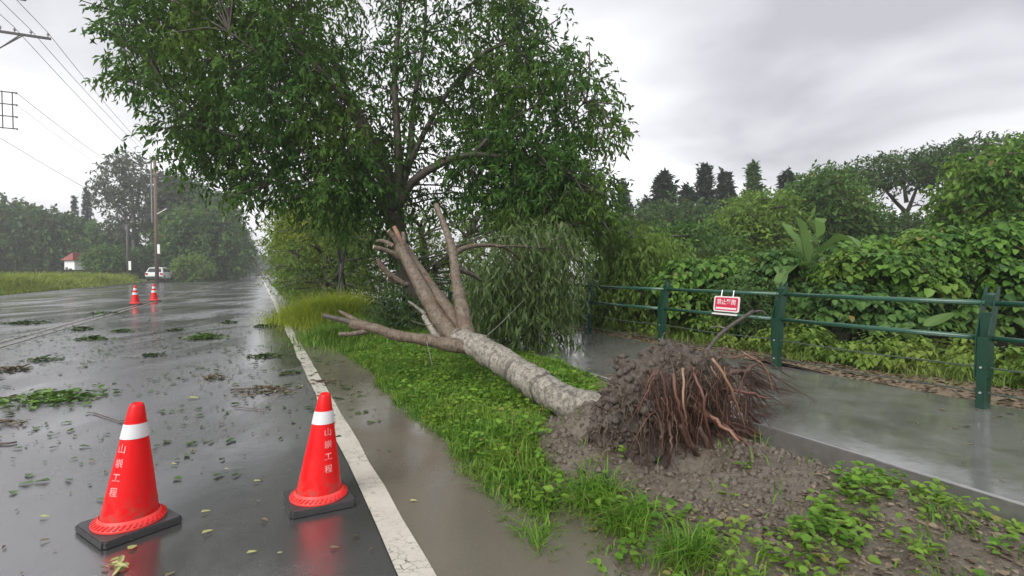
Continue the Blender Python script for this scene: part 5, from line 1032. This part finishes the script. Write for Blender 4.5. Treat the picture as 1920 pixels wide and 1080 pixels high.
# ================================================================== storm debris on the road
def leafy_branch(px, py, wpx, hgt, mat, label, seed, n=160, L=0.085, stick=True, asp=0.35):
    r = np.random.default_rng(seed); c = G(px, py, 0.0); Y = c[1]; w = wpx / 1000.0 * Y; root = empty('fallen_branch', (c[0], c[1], 0.0)); tag(root, label, 'fallen branch', 'storm-torn branches on the road')
    a0 = r.normal(0, 0.3); e = V3(cos(a0), sin(a0), 0); g_ = V3(-e[1], e[0], 0)
    st = spline([-e * w * 0.5 + V3(0, 0, 0.012), g_ * w * 0.08 + V3(0, 0, 0.03), e * w * 0.5 + V3(0, 0, 0.014)], 10); v, f = tube(st, np.linspace(0.010, 0.004, 10), 5)
    if stick: link('stick', pymesh('stick', v, f, True), 'root_dark', root)
    u = r.normal(0, 0.24, (n, 2)); pos = e * (u[:, :1] * w) + g_ * (u[:, 1:] * w * asp / 0.35 * 0.8) ; pos[:, 2] = 0.012 + hgt * r.random(n) * np.exp(-4 * (u ** 2).sum(1) * 2)
    a = r.random(n) * 6.28; d = np.stack([np.cos(a), np.sin(a), r.normal(0, 0.25, n)], 1); Ls = L * (0.5 + 0.8 * r.random(n)); v, f = leaves(pos, d, nz(V3(0, 0, 1) + 0.5 * rdir(r, n)), Ls, Ls * 0.42, True)
    v[:, 2] = np.maximum(v[:, 2], 0.008); o = link('leaves', npmesh('leaves', v, f), mat, root); o['kind'] = 'stuff'
for i, a in enumerate([
    (95, 748, 190, 0.05, 'leaf_bright', 'large green leafy branch on the road left of the nearer cone', 300, 0.10), (385, 634, 62, 0.10, 'leaf_bright', 'bright green leafy branch lying alone in mid lane', 170, 0.13), (172, 636, 60, 0.06, 'leaf_wet', 'dark green leafy branch left of the bright one in mid lane', 130, 0.12),
    (152, 618, 40, 0.05, 'leaf_wet', 'small dark branch just beyond the dark green leafy one', 70, 0.12), (45, 607, 60, 0.06, 'leaf_wet', 'flat branch near the left edge by the faint centre lines', 90, 0.14), (195, 588, 46, 0.06, 'leaf_wet', 'low branch lying nearest the far cones', 60, 0.16),
    (82, 676, 60, 0.03, 'leaf_wet', 'sparse branch left of centre near the left edge', 60, 0.10), (20, 694, 56, 0.04, 'leaf_dead', 'brown twiggy branch touching the left edge', 60, 0.10), (500, 668, 66, 0.03, 'leaf_wet', 'flattened leafy branch beside the white edge line', 110, 0.09),
    (290, 667, 36, 0.03, 'leaf_wet', 'small torn twig with leaves in the wet lane centre', 40, 0.10), (405, 709, 52, 0.02, 'leaf_dead', 'brown stripped twig between the cones and the mid-lane branch', 40, 0.08), (500, 733, 120, 0.02, 'leaf_dead', 'wide patch of dead leaves and twigs reaching the edge line', 110, 0.07),
    (606, 718, 44, 0.02, 'leaf_dead', 'small brown twig on the flooded shoulder right of the edge line', 30, 0.07), (18, 796, 90, 0.02, 'leaf_dead', 'thin brown twig near the left edge ahead of the nearer cone', 24, 0.06), (498, 612, 34, 0.04, 'leaf_wet', 'small far branch by the edge line under the bushes', 50, 0.14), (430, 606, 30, 0.04, 'leaf_wet', 'small far branch in the right lane', 40, 0.14),
    (232, 622, 36, 0.04, 'leaf_wet', 'small dark sprig between the far cones and the mid-lane branches', 46, 0.13), (330, 620, 26, 0.03, 'leaf_wet', 'tiny sprig beyond the bright mid-lane branch', 30, 0.13), (610, 640, 60, 0.03, 'leaf_wet', 'sprig on the shoulder edge below the lime grass', 50, 0.10), (545, 700, 40, 0.02, 'leaf_wet', 'small leafy sprig lying across the edge line', 36, 0.08)]):
    leafy_branch(a[0], a[1], a[2], a[3], a[4], a[5], 700 + i, a[6], a[7])
for i, (pts, rad, lab) in enumerate([([(-10, 834), (14, 834), (32, 831)], 0.010, 'short black stick at the left edge ahead of the nearer cone'), ([(175, 776), (205, 786), (234, 797)], 0.006, 'thin dark twig behind the nearer cone, left side'), ([(440, 765), (470, 768), (505, 771)], 0.004, 'thin dark twig between the two near cones')]):
    c = G(*pts[1]); o = tag(link('loose_stick', pymesh('loose_stick', *[(lambda vf: (vf[0], vf[1]))(tube(spline([G(*q) - c + V3(0, 0, 0.012) for q in pts], 8), np.linspace(rad, rad * 0.6, 8), 6))][0], True), 'root_dark', None, tuple(c)), lab, 'stick', 'loose sticks on the road')
r = np.random.default_rng(808)
def litter(name, n, s0, s1, r0, r1, L, mat, label, z=0.010, keep=None):
    p = scatter(r, n, s0, s1, r0, r1); c = fnoise(np.concatenate([p, np.zeros((n, 1))], 1), 0.7, 3); p = p[r.random(n) < np.clip(0.45 + 0.8 * c, 0.05, 1)]; m = len(p)
    a = r.random(m) * 6.28; d = np.stack([np.cos(a), np.sin(a), 0 * a], 1); Ls = L * (0.4 + r.random(m) ** 2); v, f = leaves(np.concatenate([p, np.full((m, 1), z)], 1), d, nz(V3(0, 0, 1) + 0.12 * rdir(r, m)), Ls, Ls * (0.25 + 0.4 * r.random(m)), True); v[:, 2] = np.maximum(v[:, 2], z - 0.001)
    tag(link(name, npmesh(name, v, f), mat), label, 'leaf litter', kind='stuff')
litter('road_leaves', 6500, 4, 22, -8, 1.1, 0.085, 'leaf_wet', 'dark wet leaves scattered thinly over the road'); litter('road_leaves', 2600, 1.0, 14, -6, 0.6, 0.045, 'leaf_dead', 'small brown leaves and bits scattered over the near lane'); litter('shoulder_leaves', 260, 1.5, 14, 0.75, 1.4, 0.05, 'leaf_dead', 'brown bits floating on the flooded shoulder', 0.012)
litter('path_leaves', 500, 1, 14, PATH_R0 + 0.1, PATH_R1 - 0.1, 0.055, 'leaf_dead', 'brown bits on the wet footpath', PATH_Z + 0.006)
for i, (px, py, L_, ang, mat, lab) in enumerate([(376, 964, 0.055, 0.6, 'leaf_fallen', 'pale yellow-green leaf on the dark asphalt right of the nearer cone'), (240, 1034, 0.05, 1.3, 'leaf_fallen', 'round yellow leaf right in front of the nearer cone base'), (232, 1017, 0.04, 0.3, 'leaf_fallen', 'small pale leaf touching the nearer cone base'), (378, 1004, 0.06, 0.9, 'leaf_fallen', 'slim pale leaf in the dark lane between the cones, nearest of them'), (462, 1041, 0.05, 0.5, 'leaf_fallen', 'oval tan leaf low in the lane between the cones'), (490, 976, 0.055, -0.4, 'leaf_dead', 'brown-tan leaf left of the edge-line cone'), (618, 1031, 0.05, 0.2, 'leaf_dead', 'rusty leaf in the reflection of the edge-line cone'), (475, 905, 0.05, 0.3, 'leaf_fallen', 'slim yellowish leaf level with the edge-line cone body'), (73, 1019, 0.05, 0.7, 'leaf_dead', 'brown leaf left of the nearer cone'), (74, 972, 0.055, 0.1, 'leaf_fallen', 'pale leaf left of the nearer cone, behind the brown one'), (320, 872, 0.045, 0.0, 'leaf_fallen', 'small pale leaf beside the upper body of the nearer cone'), (420, 882, 0.035, 0.2, 'leaf_fallen', 'tiny pale leaf midway between the two near cones'), (768, 942, 0.05, 0.1, 'leaf_fallen', 'pale leaf on the brown flooded shoulder'), (895, 880, 0.06, 1.5, 'leaf_fallen', 'yellow blade-like leaf on the shoulder by the grass'), (352, 748, 0.12, 0.2, 'leaf_fallen', 'tan torn leaf on the lane beyond the nearer cone'), (520, 1041, 0.025, 0.5, 'leaf_fallen', 'very small pale leaf low in the lane by the cone reflection')]):
    c = G(px, py, 0.0); t = np.array([ang]); v, f = leaves(np.array([[0, 0, 0.011]]), np.array([[cos(ang), sin(ang), 0.02]]), np.array([[0.1, -0.1, 1.0]]), np.array([L_]), np.array([L_ * (0.75 if 'round' in lab else 0.42)]), True); v[:, 2] = np.maximum(v[:, 2], 0.009)
    tag(link('fallen_leaf', npmesh('fallen_leaf', v, f), mat, None, (c[0], c[1], 0)), lab, 'leaf', 'single leaves on the road')
leafy_branch(222, 1070, 70, 0.02, 'leaf_fallen', 'cluster of pale yellow leaves at the bottom edge in front of the nearer cone', 790, 12, 0.06, False)

# ================================================================== rain haze
hz = bpy.data.materials.new('haze'); hz.use_nodes = True; t = hz.node_tree; t.nodes.clear(); pv = t.nodes.new('ShaderNodeVolumePrincipled'); ou = t.nodes.new('ShaderNodeOutputMaterial')
pv.inputs['Color'].default_value = (0.86, 0.88, 0.91, 1); pv.inputs['Density'].default_value = 0.0011; pv.inputs['Anisotropy'].default_value = 0.2; t.links.new(pv.outputs[0], ou.inputs['Volume'])
q = MB(); q.box((-80, 420, 11.4), (1000, 1060, 25.5)); ho = q.build('haze', hz); tag(ho, 'thin grey rain haze filling the air', 'haze', kind='stuff'); ho.display_type = 'WIRE'
